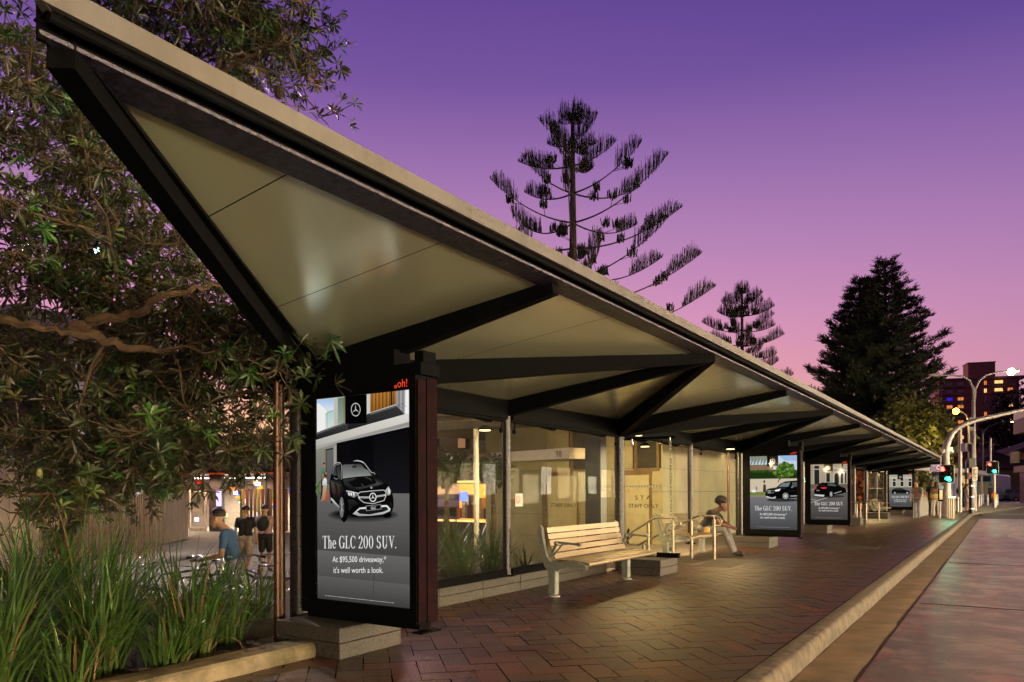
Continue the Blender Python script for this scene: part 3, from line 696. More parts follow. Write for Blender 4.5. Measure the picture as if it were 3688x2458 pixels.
    F.gpoly(Z([(420, 300), (600, 278), (560, 300), (475, 330), (600, 420), (640, 440), (520, 420), (440, 370)]), g3(.20), g3(.06)); F.gpoly(Z([(645, 338), (690, 384), (820, 350), (845, 330), (800, 280), (860, 310), (910, 352), (850, 376), (700, 404), (610, 432), (560, 396), (668, 388)]), g3(.34), g3(.12))
    F.gpoly(Z([(780, 262), (850, 278), (900, 306), (930, 350), (870, 340), (820, 300)]), g3(.05), g3(.16)); L([(700, 268), (760, 292), (775, 310)], 2, g3(.4))
    F.gpoly(Z([(480, 545), (560, 555), (612, 600), (560, 640), (490, 640)]), g3(.16), g3(.03)); F.gpoly(Z([(440, 420), (470, 520), (470, 660), (440, 560)]), g3(.1), g3(.02))
    F.ell(*Z([(328, 270)])[0], 13, 10, g3(.03)); L([(302, 276), (322, 292), (352, 290)], 2.4, g3(.7)); F.ell(*Z([(802, 232)])[0], 11, 10.5, g3(.12)); L([(786, 212), (812, 214), (822, 236)], 2.4, g3(.75))
    # lights, grille, bumper
    F.gpoly(Z([(455, 434), (480, 432), (614, 468), (598, 500), (562, 527), (486, 492)]), g3(.30), g3(.55)); L([(462, 440), (520, 448), (612, 470)], 3, g3(.97))
    for x in (486, 514, 546): F.poly(Z([(x, 458), (x + 18, 462), (x + 22, 500), (x + 8, 498)]), WH)
    F.gpoly(Z([(944, 436), (986, 384), (1012, 440), (1006, 480), (976, 500)]), g3(.45), g3(.7)); F.poly(Z([(976, 420), (988, 400), (1000, 450), (988, 486)]), WH); L([(948, 436), (985, 388)], 2.5, g3(.95))
    gr = [(612, 482), (640, 456), (780, 441), (925, 430), (954, 448), (956, 500), (932, 560), (800, 600), (690, 586), (630, 540)]
    F.poly(Z(gr), g3(.05))
    for q in range(15): L([(630 + q * 22, 462 - q * 1.6), (640 + q * 20, 582 - q * 2)], 1.1, g3(.17))
    L(gr + gr[:1], 4, g3(.78)); L([(622, 522), (765, 522)], 9, g3(.86)); L([(640, 524), (752, 524)], 3, g3(.1)); L([(836, 512), (952, 492)], 9, g3(.86)); L([(850, 510), (940, 496)], 3, g3(.1))
    F.ell(*Z([(800, 520)])[0], 20, 27, g3(.06)); F.star(*Z([(800, 520)])[0], 19, WH, LG, 1.36); F.ring(*Z([(800, 520)])[0], 19, 15.5, WH, 1.36)
    F.ell(*Z([(783, 400)])[0], 5, 5.5, g3(.8), 10); F.ell(*Z([(783, 400)])[0], 2.4, 3, g3(.2), 8)
    F.poly(Z([(478, 612), (528, 604), (550, 640), (512, 690), (476, 682)]), g3(.10)); F.poly(Z([(994, 602), (1020, 570), (1030, 620), (1008, 652)]), g3(.10))
    F.gpoly(Z([(600, 700), (640, 668), (720, 660), (905, 642), (965, 632), (992, 672), (930, 702), (760, 736), (640, 728)]), g3(.13), g3(.05))
    F.gpoly(Z([(550, 726), (635, 650), (718, 640), (718, 664), (642, 668), (602, 700), (640, 726), (760, 734), (930, 700), (988, 674), (962, 636), (905, 644), (903, 620), (970, 617), (1012, 665), (1004, 692), (920, 732), (780, 750), (630, 754)]), g3(.95), g3(.6))
    F.poly(Z([(714, 626), (900, 607), (902, 668), (720, 691)]), g3(.62)); F.poly(Z([(720, 632), (894, 613), (896, 663), (726, 685)]), g3(.04)); F.text('GLC', *Z([(778, 668)])[0], 27, 15, WH)
    F.ell(*Z([(440, 664)])[0], 27, 76, g3(.025)); F.ell(*Z([(412, 645)])[0], 13.5, 59, g3(.10))
    for q in range(14): t = q * .4488; c_ = Z([(412, 645)])[0]; F.line(c_[0], c_[1], c_[0] + 12.5 * math.cos(t), c_[1] + 56 * math.sin(t), 2.2, g3(.72 if q % 2 else .5))
    F.ring(*Z([(412, 645)])[0], 13.5, 11.8, g3(.45), 4.35)
    F.gpoly(Z([(270, 524), (300, 545), (380, 632), (380, 655), (330, 612), (276, 552)]), g3(.85), g3(.5))
    F.poly([(320, 196), (443, 186), (443, 350), (320, 354)], BK); F.star(381, 273, 27, LG, MG, 1.42)
    F.k += 1; headline(F, 183, 606, 1058, 70, 1136, 1197, 33)
    for q in range(26): F.line(196 + q * 15.2, 1324 + q * 1.65, 206 + q * 15.2 + (q * 7 % 4), 1325 + q * 1.65, 2.2, LG)
def simple(kind):
    def art(mb, W, H, z0):
        F = Flat(mb, W, H, z0, lambda x, y: (x / 100, 1 - y / 155)); g = 0
        if kind == 2:
            F.rect(0, 0, 100, 155, shade('cloud', (.78, .83, .88))); F.poly([(62, 0), (100, 0), (100, 12), (74, 10)], shade('sky2', (.6, .74, .88)))
            F.rect(0, 18, 50, 34, shade('tiles', (.55, .45, .34))); 
            for q in range(8): F.line(0, 19 + q * 2, 50, 19 + q * 2, .5, shade('tiles2', (.42, .33, .24)))
            F.rect(0, 31, 100, 50, shade('hedge', (.11, .2, .07)))
            for q in range(30): F.ell(q * 3.5, 31 + (q * 13 % 5) * .5, 3.2, 2.6, shade('hedge%d' % (q % 2), ((.2, .33, .12), (.15, .26, .09))[q % 2]), 9)
            F.rect(0, 48, 100, 78, shade('wallc', (.82, .76, .66))); F.rect(0, 76, 100, 86, shade('lawn', (.45, .52, .24)))
            for q in range(46):
                a = q * 2.4; r = 2 + (q * 7 % 19); F.ell(72 + r * 1.15 * math.cos(a), 29 + r * .85 * math.sin(a), 4.4, 3.6, shade('leaf%d' % (q % 3), ((.28, .42, .14), (.4, .54, .2), (.2, .32, .1))[q % 3]), 8)
            for q in range(26): F.line(2 + q * 1.5, 0, 1 + q * 1.5, 8 + (q * 11 % 14), 1.1, shade('willow%d' % (q % 2), ((.3, .36, .18), (.42, .46, .26))[q % 2]))
            F.line(60, 56, 66, 42, 1.6, shade('bark', (.2, .15, .1))); F.line(64, 50, 74, 40, 1.2, shade('bark', (.2, .15, .1)))
            F.ell(8, 74, 5, 3, WH, 9); F.ell(14, 68, 2, 4.5, MG, 9); F.poly([(29, 60), (34, 60), (35, 76), (28, 76)], shade('dress', (.25, .2, .2))); F.ell(31, 54, 2, 3.5, DG, 9)
            F.rect(0, 83, 100, 88, shade('verge', (.55, .52, .46)))
            cols = [(.42, .42, .43), (.40, .40, .41), (.38, .38, .39), (.35, .35, .36), (.33, .33, .34), (.31, .31, .32)]
            F.grad(0, 87, 87, 100, 155, 155, shade('', (.46, .46, .47)), shade('', (.27, .27, .28)), 20)
            F.ell(70, 93, 34, 3.4, DG)
            wheel(F, 46, 87, 6, 5)
            F.poly([(33, 84), (34, 75), (37, 70), (56, 67), (66, 58), (76, 54), (100, 52), (100, 88), (60, 90), (36, 88)], shade('car', (.028, .03, .033)))
            F.poly([(61, 65), (69, 58), (86, 56), (82, 65)], shade('carwin', (.45, .5, .5))); F.poly([(90, 56), (100, 55), (100, 65), (89, 66)], shade('carwin2', (.3, .35, .33)))
            F.poly([(38, 69), (56, 66.5), (80, 67), (72, 70)], shade('car3', (.15, .155, .165))); F.line(80, 75, 100, 73, .8, shade('car3', (.15, .155, .165)))
            wheel(F, 76, 84.5, 9, 9.5); F.poly([(35, 73), (50, 72), (52, 78), (38, 79)], MG); F.poly([(36, 74), (49, 73), (51, 77), (38, 78)], BK); F.star(42, 75.6, 3.2, WH, LG); F.poly([(53, 72), (66, 69), (63, 74), (55, 75)], WH)
            F.poly([(34, 84), (48, 88), (56, 85), (54, 90), (36, 88)], LG); F.line(86, 84.5, 100, 84, 1.4, LG); F.ell(90, 66, 2.4, 1.8, MG)
            xa, xb, ty, ta, tb, bx = 10, 90, 115, 125, 132, (37, 61, 22)
        elif kind == 3:
            F.rect(0, 0, 100, 155, shade('stone', (.66, .60, .52)))
            for q in range(7): F.line(0, 8 + q * 8, 100, 14 + q * 6.5, .5, shade('stone2', (.5, .44, .37)))
            for x0, x1, ya, yb in ((10, 24, 4, 12), (10, 24, 15, 56), (43, 53, 2, 12), (43, 53, 25, 56), (82, 88, 20, 54), (93, 97, 24, 54), (84, 89, 0, 10)):
                F.rect(x0 - 2, ya - 1, x1 + 2, yb, shade('stone3', (.76, .70, .61))); F.rect(x0, ya, x1, yb, shade('win', (.13, .15, .15)))
            F.poly([(56, 6), (100, 18), (100, 22), (56, 12)], shade('stone3', (.76, .70, .61))); F.line(56, 13, 100, 23, 1, shade('stone4', (.36, .31, .26)))
            F.ell(71, 32, 10, 12, shade('stone3', (.76, .70, .61))); F.rect(61, 32, 81, 56, shade('stone3', (.76, .70, .61))); F.ell(71, 34, 6, 9, shade('arch', (.1, .14, .13))); F.rect(65, 34, 77, 56, shade('arch', (.1, .14, .13)))
            F.rect(0, 56, 100, 72, shade('plinth', (.4, .36, .32))); F.rect(0, 68, 100, 76, shade('path', (.5, .47, .42)))
            cols = [(.38, .36, .34), (.36, .345, .33), (.34, .33, .32), (.32, .31, .30), (.30, .295, .29), (.29, .285, .28), (.28, .275, .27)]
            F.grad(0, 75, 75, 100, 155, 155, shade('', (.42, .39, .37)), shade('', (.25, .245, .24)), 20)
            F.line(0, 108, 100, 76, .9, LG); F.line(0, 98, 24, 103, .8, LG)
            F.ell(50, 90, 42, 4, DG); wheel(F, 92, 79, 5, 7)
            F.poly([(9, 76), (11, 67), (18, 62), (23, 54), (32, 51), (62, 51), (72, 55), (82, 63), (94, 67), (97, 76), (96, 80), (60, 88), (30, 93), (12, 90)], shade('car', (.028, .03, .033)))
            F.poly([(20, 61), (25, 54), (40, 53), (36, 61)], shade('car2', (.075, .08, .085))); F.poly([(46, 60), (48, 54), (60, 53), (72, 60), (66, 62)], shade('carwin2', (.3, .35, .33))); F.line(36, 50.8, 62, 50.5, .8, LG)
            F.poly([(27, 65), (42, 64), (44, 68), (32, 69)], shade('tail', (.85, .18, .2))); F.poly([(10, 66), (16, 65), (16, 69), (10, 70)], shade('tail', (.85, .18, .2)))
            F.poly([(10, 84), (38, 86), (36, 91), (12, 89)], LG); F.rect(16, 72, 24, 75, MG); wheel(F, 56, 84, 6, 10); F.line(64, 82, 84, 76, 1.2, LG)
            xa, xb, ty, ta, tb, bx = 10, 90, 115, 125, 132, (37, 61, 20)
        else:
            F.rect(0, 0, 100, 155, shade('stonef', (.68, .65, .58))); F.rect(0, 12, 100, 17, shade('stoneg', (.8, .77, .7)))
            for x0 in (16, 50, 85):
                F.rect(x0 - 2, 18, x0 + 15, 60, shade('stoneg', (.8, .77, .7))); F.rect(x0, 20, x0 + 13, 30, shade('win', (.13, .15, .15))); F.rect(x0, 33, x0 + 13, 56, shade('win', (.13, .15, .15)))
            F.rect(0, 60, 100, 78, shade('plinthf', (.45, .43, .4))); F.rect(0, 76, 100, 90, shade('pathf', (.40, .40, .40)))
            cols = [(.42, .42, .42), (.39, .39, .39), (.37, .37, .37), (.34, .34, .34), (.31, .31, .31)]
            F.grad(0, 88, 88, 100, 155, 155, shade('', (.44, .44, .44)), shade('', (.26, .26, .26)), 16)
            F.ell(50, 92, 42, 3, DG)
            F.poly([(10, 84), (12, 76), (20, 68), (32, 65), (54, 65), (70, 73), (86, 77), (91, 84), (88, 90), (12, 90)], shade('carf', (.04, .05, .045)))
            F.poly([(22, 74), (28, 68), (52, 68), (64, 75)], shade('carwin3', (.16, .19, .18))); wheel(F, 25, 88, 7, 6.5); wheel(F, 79, 88, 7, 6.5); F.line(33, 90, 70, 90, 1.2, MG)
            xa, xb, ty, ta, tb, bx = 10, 90, 112, 124, 132, (37, 61, 22)
        x0, x1, h = bx; F.rect(x0, 0, x1, h, BK); F.star((x0 + x1) / 2, h * .52, 5.2, WH, LG, 1.0)
        F.k += 1; headline(F, xa, xb, ty, 9.4, ta, tb, 4.6)
        for q in range(24): F.line(14 + q * 3, 150, 16.2 + q * 3, 150, .35, LG)
    return art
def ad_panel(Y, X0, X1, art, label):
    o = thing('advertising_panel', label, 'advertising panel', (0, Y, 0), 0, None)
    # frame ring: screen X0..X1, z .417..2.125
    zs, ze = .417, 2.125; a, c = X0 - .17, X1 + .065; zb, zt = .30, 2.235; b = MB()
    b.box(a, X0, -.0, .24, zb, zt); b.box(X1, c, -.0, .24, zb, zt); b.box(X0, X1, -.0, .24, ze, zt); b.box(X0, X1, -.0, .24, zb, zs)
    b.box(X0, X1, .03, .24, zs, ze)
    b.build('frame', black, o)
    b = MB(); b.box(c + .002, c + .016, .012, .105, zb + .02, zt - .04); b.box(c + .002, c + .012, .125, .25, zb - .0, zt - .02); b.build('side_cover', M('plum_steel', (.006, .002, .003), rough=.5, c2=(.016, .005, .008), scale=8, bump=.4, bscale=120, spec=.02), o)
    b = MB(); b.box(c - .42, c - .02, .06, .2, zb - .05, zb); b.box(c - .06, c + .04, .02, .26, zb - .075, zb - .062); b.box(X0 - .15, X1 - .1, .05, .2, .25, zb); b.build('foot_bracket', black, o)
    b = MB(); b.box(a - .1, c + .03, .03, .26, zt + .004, zt + .1); b.box(c - .05, c + .04, .05, .2, zt + .1, zt + .19); b.box(a - .1, X1 - .2, .05, .24, zt + .1, cz(VX) - .02); b.build('head_beam', black, o)
    W, H = X1 - X0, ze - zs
    b = MB(); art(b, W, H, zs); p = b.build('poster', None, o); p.location = (X0, .027, 0)
    b = MB(); s_ = .085
    put_text(b, 'oh!', (X1 - .115, -.004, ze + .022), (1, 0, 0), (0, 0, 1), .10, .062, OR)
    for i in range(10):
        t, u = 2 * math.pi * i / 10, 2 * math.pi * (i + 1) / 10; q0 = Vector((X1 - .135, -.004, ze + .03))
        b.quad(*[q0 + Vector((math.cos(v) * r_, 0, math.sin(v) * r_)) for v, r_ in ((t, .014), (u, .014), (u, .007), (t, .007))], OR)
    b.build('maker_sign', OR, o)
    # a pane over the sheet
    b = MB(); b.box(X0, X1, -.002, .001, zs, ze); b.build('cover_glass', glass_mat('cover_glass', (1, 1, 1), .05, f0=.003, fm=.1), o)
    return o
ad_panel(4.33, -4.90, -3.83, art1, 'nearest back-lit advertising panel, black car before a garage on its poster')
ad_panel(17.58, -4.94, -3.88, simple(2), 'back-lit advertising panel with a green tree and half a black car on its poster')
ad_panel(24.3, -4.96, -3.90, simple(3), 'back-lit advertising panel with a stone arch and a car seen from behind on its poster')
ad_panel(44.1, -5.02, -3.94, simple(4), 'farthest small advertising panel, car in side view before three windows on its poster')

# ------------------------------------------------------------------ benches
cast = M('cast_aluminium', (.16, .17, .155), rough=.5, metal=.3, c2=(.24, .25, .23), scale=25, bump=.3, bscale=120)
slat = M('slat_aluminium', (.25, .20, .13), rough=.42, metal=.5, c2=(.36, .29, .19), scale=9, stretch=(1, .12, 1), bump=.15, bscale=60)
def bench(loc, rz, label, L=2.15):
    o = thing('bench', label, 'bench', loc, rz, 'slatted benches of the shelter')
    prof = [(-.215, .885), (-.185, .89), (-.155, .86), (-.15, .78), (-.12, .62), (-.085, .50), (-.03, .44), (.06, .435), (.2, .465), (.36, .455), (.46, .415), (.48, .385), (.465, .365), (.4, .37), (.25, .385), (.12, .36), (.05, .315), (-.06, .315), (-.12, .38), (-.155, .5), (-.19, .64), (-.22, .78)]
    for y in (0, L):
        b = MB(); b.prism([(x, y - .028, z) for x, z in prof], (0, .056, 0)); b.build('end_casting', cast, o)
        b = MB(); b.box(-.055, .055, y - .045, y + .045, .03, .34, bev=.01); b.box(-.045, .045, y - .05, y + .05, .035, .3)
        b.lathe((0, y, 0), [(.085, 0), (.085, .02), (.055, .035)], 12); b.build('leg', cast, o)
        b = MB(); yo = y + (.04 if y == 0 else -.04)
        b.bar((-.07, yo, .5), (.03, yo, .68), .022, .035); b.bar((.03, yo, .685), (.36, yo, .665), .024, .028); b.bar((-.02, yo, .52), (.12, yo, .67), .02, .02)
        b.tube([(.35, yo - .03, .665), (.35, yo + .03, .665)], .022, 10); b.ball((.02, yo, .67), .034, 8)
        b.build('armrest', cast, o, smooth=True)
    def sl(x, z, ang, w):
        c, s = math.cos(ang), math.sin(ang); b = MB(); n = 5
        for q in range(n):   # ribbed extrusion
            u0, u1 = -w / 2 + w * q / n + .0015, -w / 2 + w * (q + 1) / n - .0015
            b.add([(x + c * u + s * t, y, z + s * u - c * t) for y in (.03, L - .03) for u, t in ((u0, .01), (u1, .01), (u1, -.004), (u0, -.004))], [(0, 1, 2, 3), (7, 6, 5, 4), (0, 4, 5, 1), (1, 5, 6, 2), (2, 6, 7, 3), (3, 7, 4, 0)])
        b.add([(x + c * u + s * t, y, z + s * u - c * t) for y in (.03, L - .03) for u, t in ((-w / 2, .02), (w / 2, .02), (w / 2, .0), (-w / 2, .0))], [(0, 1, 2, 3), (7, 6, 5, 4), (0, 4, 5, 1), (1, 5, 6, 2), (2, 6, 7, 3), (3, 7, 4, 0)])
        b.build('slat', slat, o)
    for q in range(5): z = .83 - q * .082; x = -.158 + q * .013 + q * q * .0035; sl(x + .03, z, R(98 - 180 + q * 3 + 180), .068)
    for q in range(5): sl(.0 + q * .1, .452 + .014 * math.sin(q / 4 * 3.14), R(2 - q * 2), .088)
    b = MB(); b.tube([(.475, .02, .425), (.475, L - .02, .425)], .026, 10); b.build('front_rail', slat, o, smooth=True)
    return o
bench((-4.70, 8.02, 0), 0, 'nearest empty slatted metal bench standing before the glass screen')
bench((-5.42, 13.55, 0), 0, 'slatted bench where the person in a black top sits, beyond the handrails', 2.05)
bench((-5.1, 39.3, 0), 0, 'small distant slatted bench beside the farthest advertising panel', 2.0)

# ------------------------------------------------------------------ handrails
rail_m = M('rail_steel', (.26, .23, .18), rough=.35, metal=.9, var=.15, scale=25)
def handrail(Y, XE, X1, X2, label, ztop=.84, grp='handrails of the steps'):
    o = thing('handrail', label, 'handrail', (0, Y, 0), 0, grp)
    b = MB(); pts = [(X2, 0, ztop - .62), (X1, 0, ztop - .02), (X1 + .06, 0, ztop), (XE - .05, 0, ztop), (XE + .03, 0, ztop - .03), (XE + .065, 0, ztop - .1), (XE + .03, 0, ztop - .18), (XE - .05, 0, ztop - .2)]
    b.tube(pts, .021, 10); b.build('rail', rail_m, o, smooth=True)
    for x, zb in ((XE - .08, 0), (X1 - .1, -.05), (X2 + .15, -.35)):
        b = MB(); t = ztop - .07 if x > X1 - .2 and x > X1 else ztop - .1
        if x == X2 + .15: t = ztop - .62
        b.tube([(x, 0, zb), (x, 0, t)], .03, 10); b.tube([(x, 0, t), (x, 0, t + .06)], .01, 6); b.build('post', rail_m, o, smooth=True)
    return o
handrail(12.65, -4.85, -5.3, -6.3, 'steel handrail of the near steps, the one closer to the bench')
handrail(13.94, -4.52, -4.95, -6.2, 'steel handrail of the near steps, beyond the dotted glass')
handrail(31.2, -4.6, -5.3, -6.2, 'steel handrail at the farther steps, left one of three')
handrail(32.9, -4.5, -5.3, -6.2, 'steel handrail at the farther steps, middle one of three')
handrail(35.0, -4.3, -5.0, -6.2, 'steel handrail at the farther steps, right one of three')
b = MB()
for q in range(4): b.box(-5.66 - q * .3, -5.36 - q * .3, 12.4, 14.3, -.75, -.0 - (q + 1) * .15)
tag(b.build('steps', M('step_stone', (.2, .14, .09), rough=.7, c2=(.3, .22, .14), scale=4, bump=.4)), 'short flight of stone steps going down between the handrails', 'steps')
# ------------------------------------------------------------------ street lamps
lampglow = E('sodium_glow', (1, .80, .42), 60)
def lamp_head(b, b2, p, d, L=.7):
    d = Vector(d).normalized(); p = Vector(p)
    b.bar(p, p + d * L, .2, .1); b2.bar(p + d * .1 - UP * .07, p + d * (L - .06) - UP * .07, .16, .03)
def street_lamp(loc, h, arms, label, e=900, col_=(1, .60, .24), r=.09, glow=None, grp='street lamps'):
    """arms: (direction vector, reach, rise, lit)"""
    o = thing('street_lamp', label, 'street lamp', loc, 0, grp)
    pm = M('lamp_pole', (.22, .2, .2), rough=.5, metal=.5, var=.15)
    b = MB(); b.tube([(0, 0, 0), (0, 0, h * .45), (0, 0, h)], [r * 1.3, r, r * .75], 10); b.build('pole', pm, o, smooth=True)
    for d, reach, rise, lit in arms:
        d = Vector(d).normalized(); b = MB()
        b.tube([Vector((0, 0, h - .05))] + [d * (reach * (1 - math.cos(R(t)))) + UP * (h + rise * math.sin(R(t))) for t in (0, 20, 40, 60, 75, 90)], [r * .75, r * .7, r * .6, r * .55, r * .5, r * .45, r * .4], 8)
        a = b.build('arm', pm, o, smooth=True); b = MB(); b2 = MB(); tip = d * reach + UP * (h + rise)
        lamp_head(b, b2, tip, d); b.build('lamp_head', pm, o); L = b2.build('lamp_lens', (glow or lampglow) if lit else pm, o)
        if lit and e: spot('lamp_light', tip + d * .35 - UP * .14, e, col_, R(165), .5, .18, o)
    return o
street_lamp((-.95, -5.5, 0), 8, [((1, .4, 0), 1.2, .7, True)], 'street lamp on the near kerb, out of view behind the camera', 1100)
street_lamp((9.5, 9, 0), 8, [((-1, 0, 0), 1.8, .7, True)], 'street lamp across the road, out of view on the right', 4500)
street_lamp((9.5, 30, 0), 8, [((-1, 0, 0), 1.8, .7, True)], 'farther street lamp across the road, out of view on the right', 4500)
# shops across the road: what the glass screens and the ceiling mirror
o = thing('shop_row', 'row of lit shops across the road, mirrored in the shelter glass', 'shops', (17, 0, 0))
b = MB(); b.box(0, 8, -22, 70, 3.6, 9); b.box(.0, 8, -22, 70, 0, .45); b.build('wall', M('shop_wall', (.3, .24, .18), rough=.8), o)
b = MB(); b.box(-2.2, 0, -22, 70, 3.3, 3.6); b.build('awning', M('shop_awning', (.4, .36, .32), rough=.7), o)
b = MB(); b.box(2.5, 2.6, -22, 70, .45, 3.6); b.build('back_wall', M('shop_back', (.5, .42, .3), rough=.8), o)
for k in range(38):
    y = -21.5 + k * 2.4; z1 = (3.1, 2.5, 2.9, 3.1)[k * 7 % 4]; b = MB(); b.box(.1, .2, y, y + (1.9, 1.3, 1.7)[k % 3], .5 + (k * 5 % 3) * .3, z1); b.build('shop_window', E('shop_glow%d' % (k % 3), ((1, .90, .70), (1, .95, .84), (1, .86, .64))[k % 3], (52, 68, 42)[k % 3]), o)

# floodlights of the hall, seen as bluish glints through the tree
for px, py, d, lb in ((105, 905, 24, 'left bluish floodlight glinting through the leaves of the big tree'), (365, 915, 25, 'right bluish floodlight glinting through the leaves of the big tree')):
    p = P(px, py, d); o = thing('floodlight', lb, 'floodlight', (p.x, p.y, -.75), 0, 'floodlights before the hall'); H = p.z + .75
    b = MB(); b.tube([(0, 0, 0), (0, 0, H)], .05, 8); b.build('pole', black, o, smooth=True)
    b = MB(); b.box(-.3, .3, -.1, .1, H, H + .3); b.build('lamp_head', black, o)
    b = MB(); b.box(-.27, .27, -.12, -.101, H + .03, H + .27); b.build('lamp_lens', E('flood_glow', (.75, .85, 1), 25), o)
    spot('lamp_light', (0, -.25, H + .1), 6500, (1, .82, .66), R(165), .5, .15, o, (.1, -.45, -1))
# ------------------------------------------------------------------ buildings behind the shelter
clad = M('fibre_cement', (.22, .195, .115), rough=.5, c2=(.31, .275, .17), scale=1.6, bump=.12, bscale=30, spec=.4)
trim = M('brown_trim', (.12, .075, .035), rough=.6, var=.3)
dark = M('dark_gap', (.02, .018, .015), rough=.8)
o = thing('staff_building', 'yellowish panel clad staff building with louvred windows behind the glass screens', 'building', (0, 0, 0))
YW, XC, XL = 17.3, -7.0, -12.4
b = MB(); b.box(XL, XC - .03, YW + .03, 26, -.75, 3.1, dark); b.build('wall_core', None, o)
zj = [-.75, -.48, .11, .70, 1.30, 1.89, 2.48, 3.1]
b = MB()
for z0, z1 in zip(zj, zj[1:]):
    xs = [XL, -11.6, -10.35, -9.65, -8.55, -7.8, XC]
    for x0, x1 in zip(xs, xs[1:]):
        if z0 > 1.6 and (x0, x1) in ((-9.65, -8.55), (-7.8, XC)): continue
        b.box(x0 + .004, x1 - .004, YW, YW + .035, z0 + .004, z1 - .004)
    ys = [YW, 18.1, 19.56, 21.6, 23.2, 26]
    if z1 < 2.6:
        for y0, y1 in zip(ys, ys[1:]): b.box(XC - .035, XC, y0 + .004, y1 - .004, z0 + .004, z1 - .004)
b.build('cladding', clad, o)
b = MB(); b.box(XC - .1, XC + .03, YW - .02, 26, 2.5, 2.58); b.build('wall_cap', M('cap', (.5, .45, .33), rough=.5), o)
b = MB(); b.box(-15, XC + .5, YW - .7, 27, 3.1, 3.3); b.build('roof', trim, o)
for x0, x1 in ((-9.6, -8.6), (-7.75, -7.08)):
    b = MB()
    b.box(x0, x0 + .07, YW - .03, YW + .03, 1.89, 3.0); b.box(x1 - .07, x1, YW - .03, YW + .03, 1.89, 3.0); b.box(x0, x1, YW - .04, YW + .03, 1.82, 1.9)
    f = b.build('window_frame', trim, o); b = MB()
    for q in range(9): b.bar((x0 + .07, YW - .0, 1.98 + q * .12), (x1 - .07, YW - .0, 1.98 + q * .12), .02, .05)
    b.build('louvre', M('louvre_glass', (.05, .045, .035), rough=.2, spec=.8), f)
def door(x0, x1, name='staff_door'):
    b = MB(); b.box(x0, x1, YW - .03, YW - .002, -.7, 1.72); d = b.build(name, M('door_paint', (.36, .32, .2), rough=.5, var=.1), o)
    b = MB(); b.box(x0 - .16, x0 - .03, YW - .05, YW - .0, -.75, 1.85); b.box(x1 + .01, x1 + .07, YW - .05, YW - .0, -.75, 1.85); b.box(x0 - .03, x1 + .01, YW - .05, YW - .0, 1.74, 1.85); b.build('door_frame', trim, d)
    b = MB(); put_text(b, 'S T A', (x0 + .28, YW - .035, 1.10), (1, 0, 0), (0, 0, 1), .42, .11, black); put_text(b, 'STAFF ONLY', (x0 + .10, YW - .035, .90), (1, 0, 0), (0, 0, 1), .8, .10, black); b.build('door_lettering', black, d)
    b = MB(); b.tube([(x0 + .1, YW - .04, -.05), (x0 + .1, YW - .1, .02), (x0 + .1, YW - .1, .28), (x0 + .1, YW - .04, .35)], .025, 8); b.build('door_handle', black, d, smooth=True)
door(-10.3, -9.4); door(-8.0, -7.35)  # right door is a reflected copy of the left, built solid
b = MB(); b.box(-8.05, -7.65, 15.2, 15.5, -.75, 2.6); tag(b.build('dark_column', M('dark_column', (.02, .022, .03), rough=.3, var=.3)), 'dark square column with scratches between the glass screen and the staff doors', 'column')

# beige upper building, awning and cafe seen through the first screen
A, B = P(1500, 1470, 32), P(1975, 1500, 29)
def facade(name, label, cat, pa, pb, z0, z1, depth, m):
    """box building whose front runs pa->pb on the ground, going back 'depth'"""
    a, c = Vector((pa.x, pa.y, 0)), Vector((pb.x, pb.y, 0)); L = (c - a).length; ang = math.atan2(c.y - a.y, c.x - a.x)
    o = thing(name, label, cat, a, ang); b = MB(); b.box(0, L, 0, depth, z0, z1); b.build('wall', m, o); return o, L
def fbox(o, nm, m, x0, x1, y0, y1, z0, z1, par=None, bev=0):
    b = MB(); b.box(x0, x1, y0, y1, z0, z1, bev=bev); return b.build(nm, m, par or o)
bw = M('beige_render', (.30, .24, .16), rough=.8, var=.1, scale=2, bump=.2)
o, L = facade('beige_building', 'beige rendered building with small windows above the awning, behind the first glass screen', 'building', A, B, 1.95, 8, 6, bw)
fbox(o, 'eave', trim, -.2, L + .2, -.3, 0, 4.35, 4.5); fbox(o, 'string_course', trim, 0, L, -.05, -.001, 3.9, 4.0)
w1 = E('blind_glow', (.72, .5, .36), .7)
for x0, x1, lit in ((2.1, 2.7, 1), (4.1, 5.4, 0), (.3, 1.2, 0)):
    f = fbox(o, 'window', dark, x0, x1, -.03, -.001, 3.1, 3.6)
    if lit: fbox(o, 'pane', w1, x0 + .04, x0 + .4, -.04, -.031, 3.15, 3.56, f)
fbox(o, 'air_conditioner', M('ac_unit', (.3, .28, .25), rough=.5), 3.0, 3.6, -.4, -.002, 3.05, 3.6, bev=.03)
A, B = P(1640, 1640, 22.5), P(2050, 1650, 18.5)
o, L = facade('flat_awning', 'pale flat awning with a number on it, over blue neon signs behind the glass', 'awning', A, B, 2.15, 2.42, 4, M('awning_fascia', (.5, .44, .38), rough=.6, var=.08))
fbox(o, 'blue_front', M('blue_front', (.012, .012, .05), rough=.4), 1.8, L - .2, 1.2, 1.3, 1.2, 2.14)
b = MB(); put_text(b, '98', (L - .5, -.004, 2.2), (1, 0, 0), (0, 0, 1), .22, .16, dark); b.build('number', dark, o)
for x in (1.9, 3.9):
    fbox(o, 'neon_sign', E('neon_blue', (.08, .12, 1), 1.6), x, x + .42, 1.16, 1.199, 1.78, 1.98)
    b = MB(); b.tube([(x + .03, 1.15, 1.88), (x + .15, 1.15, 1.89), (x + .2, 1.15, 1.93), (x + .25, 1.15, 1.88), (x + .4, 1.15, 1.885)], .012, 6); b.build('neon_tube', E('neon_white', (.9, .6, 1), 2.5), o)
A, B = P(1545, 1800, 25), P(1800, 1800, 23)
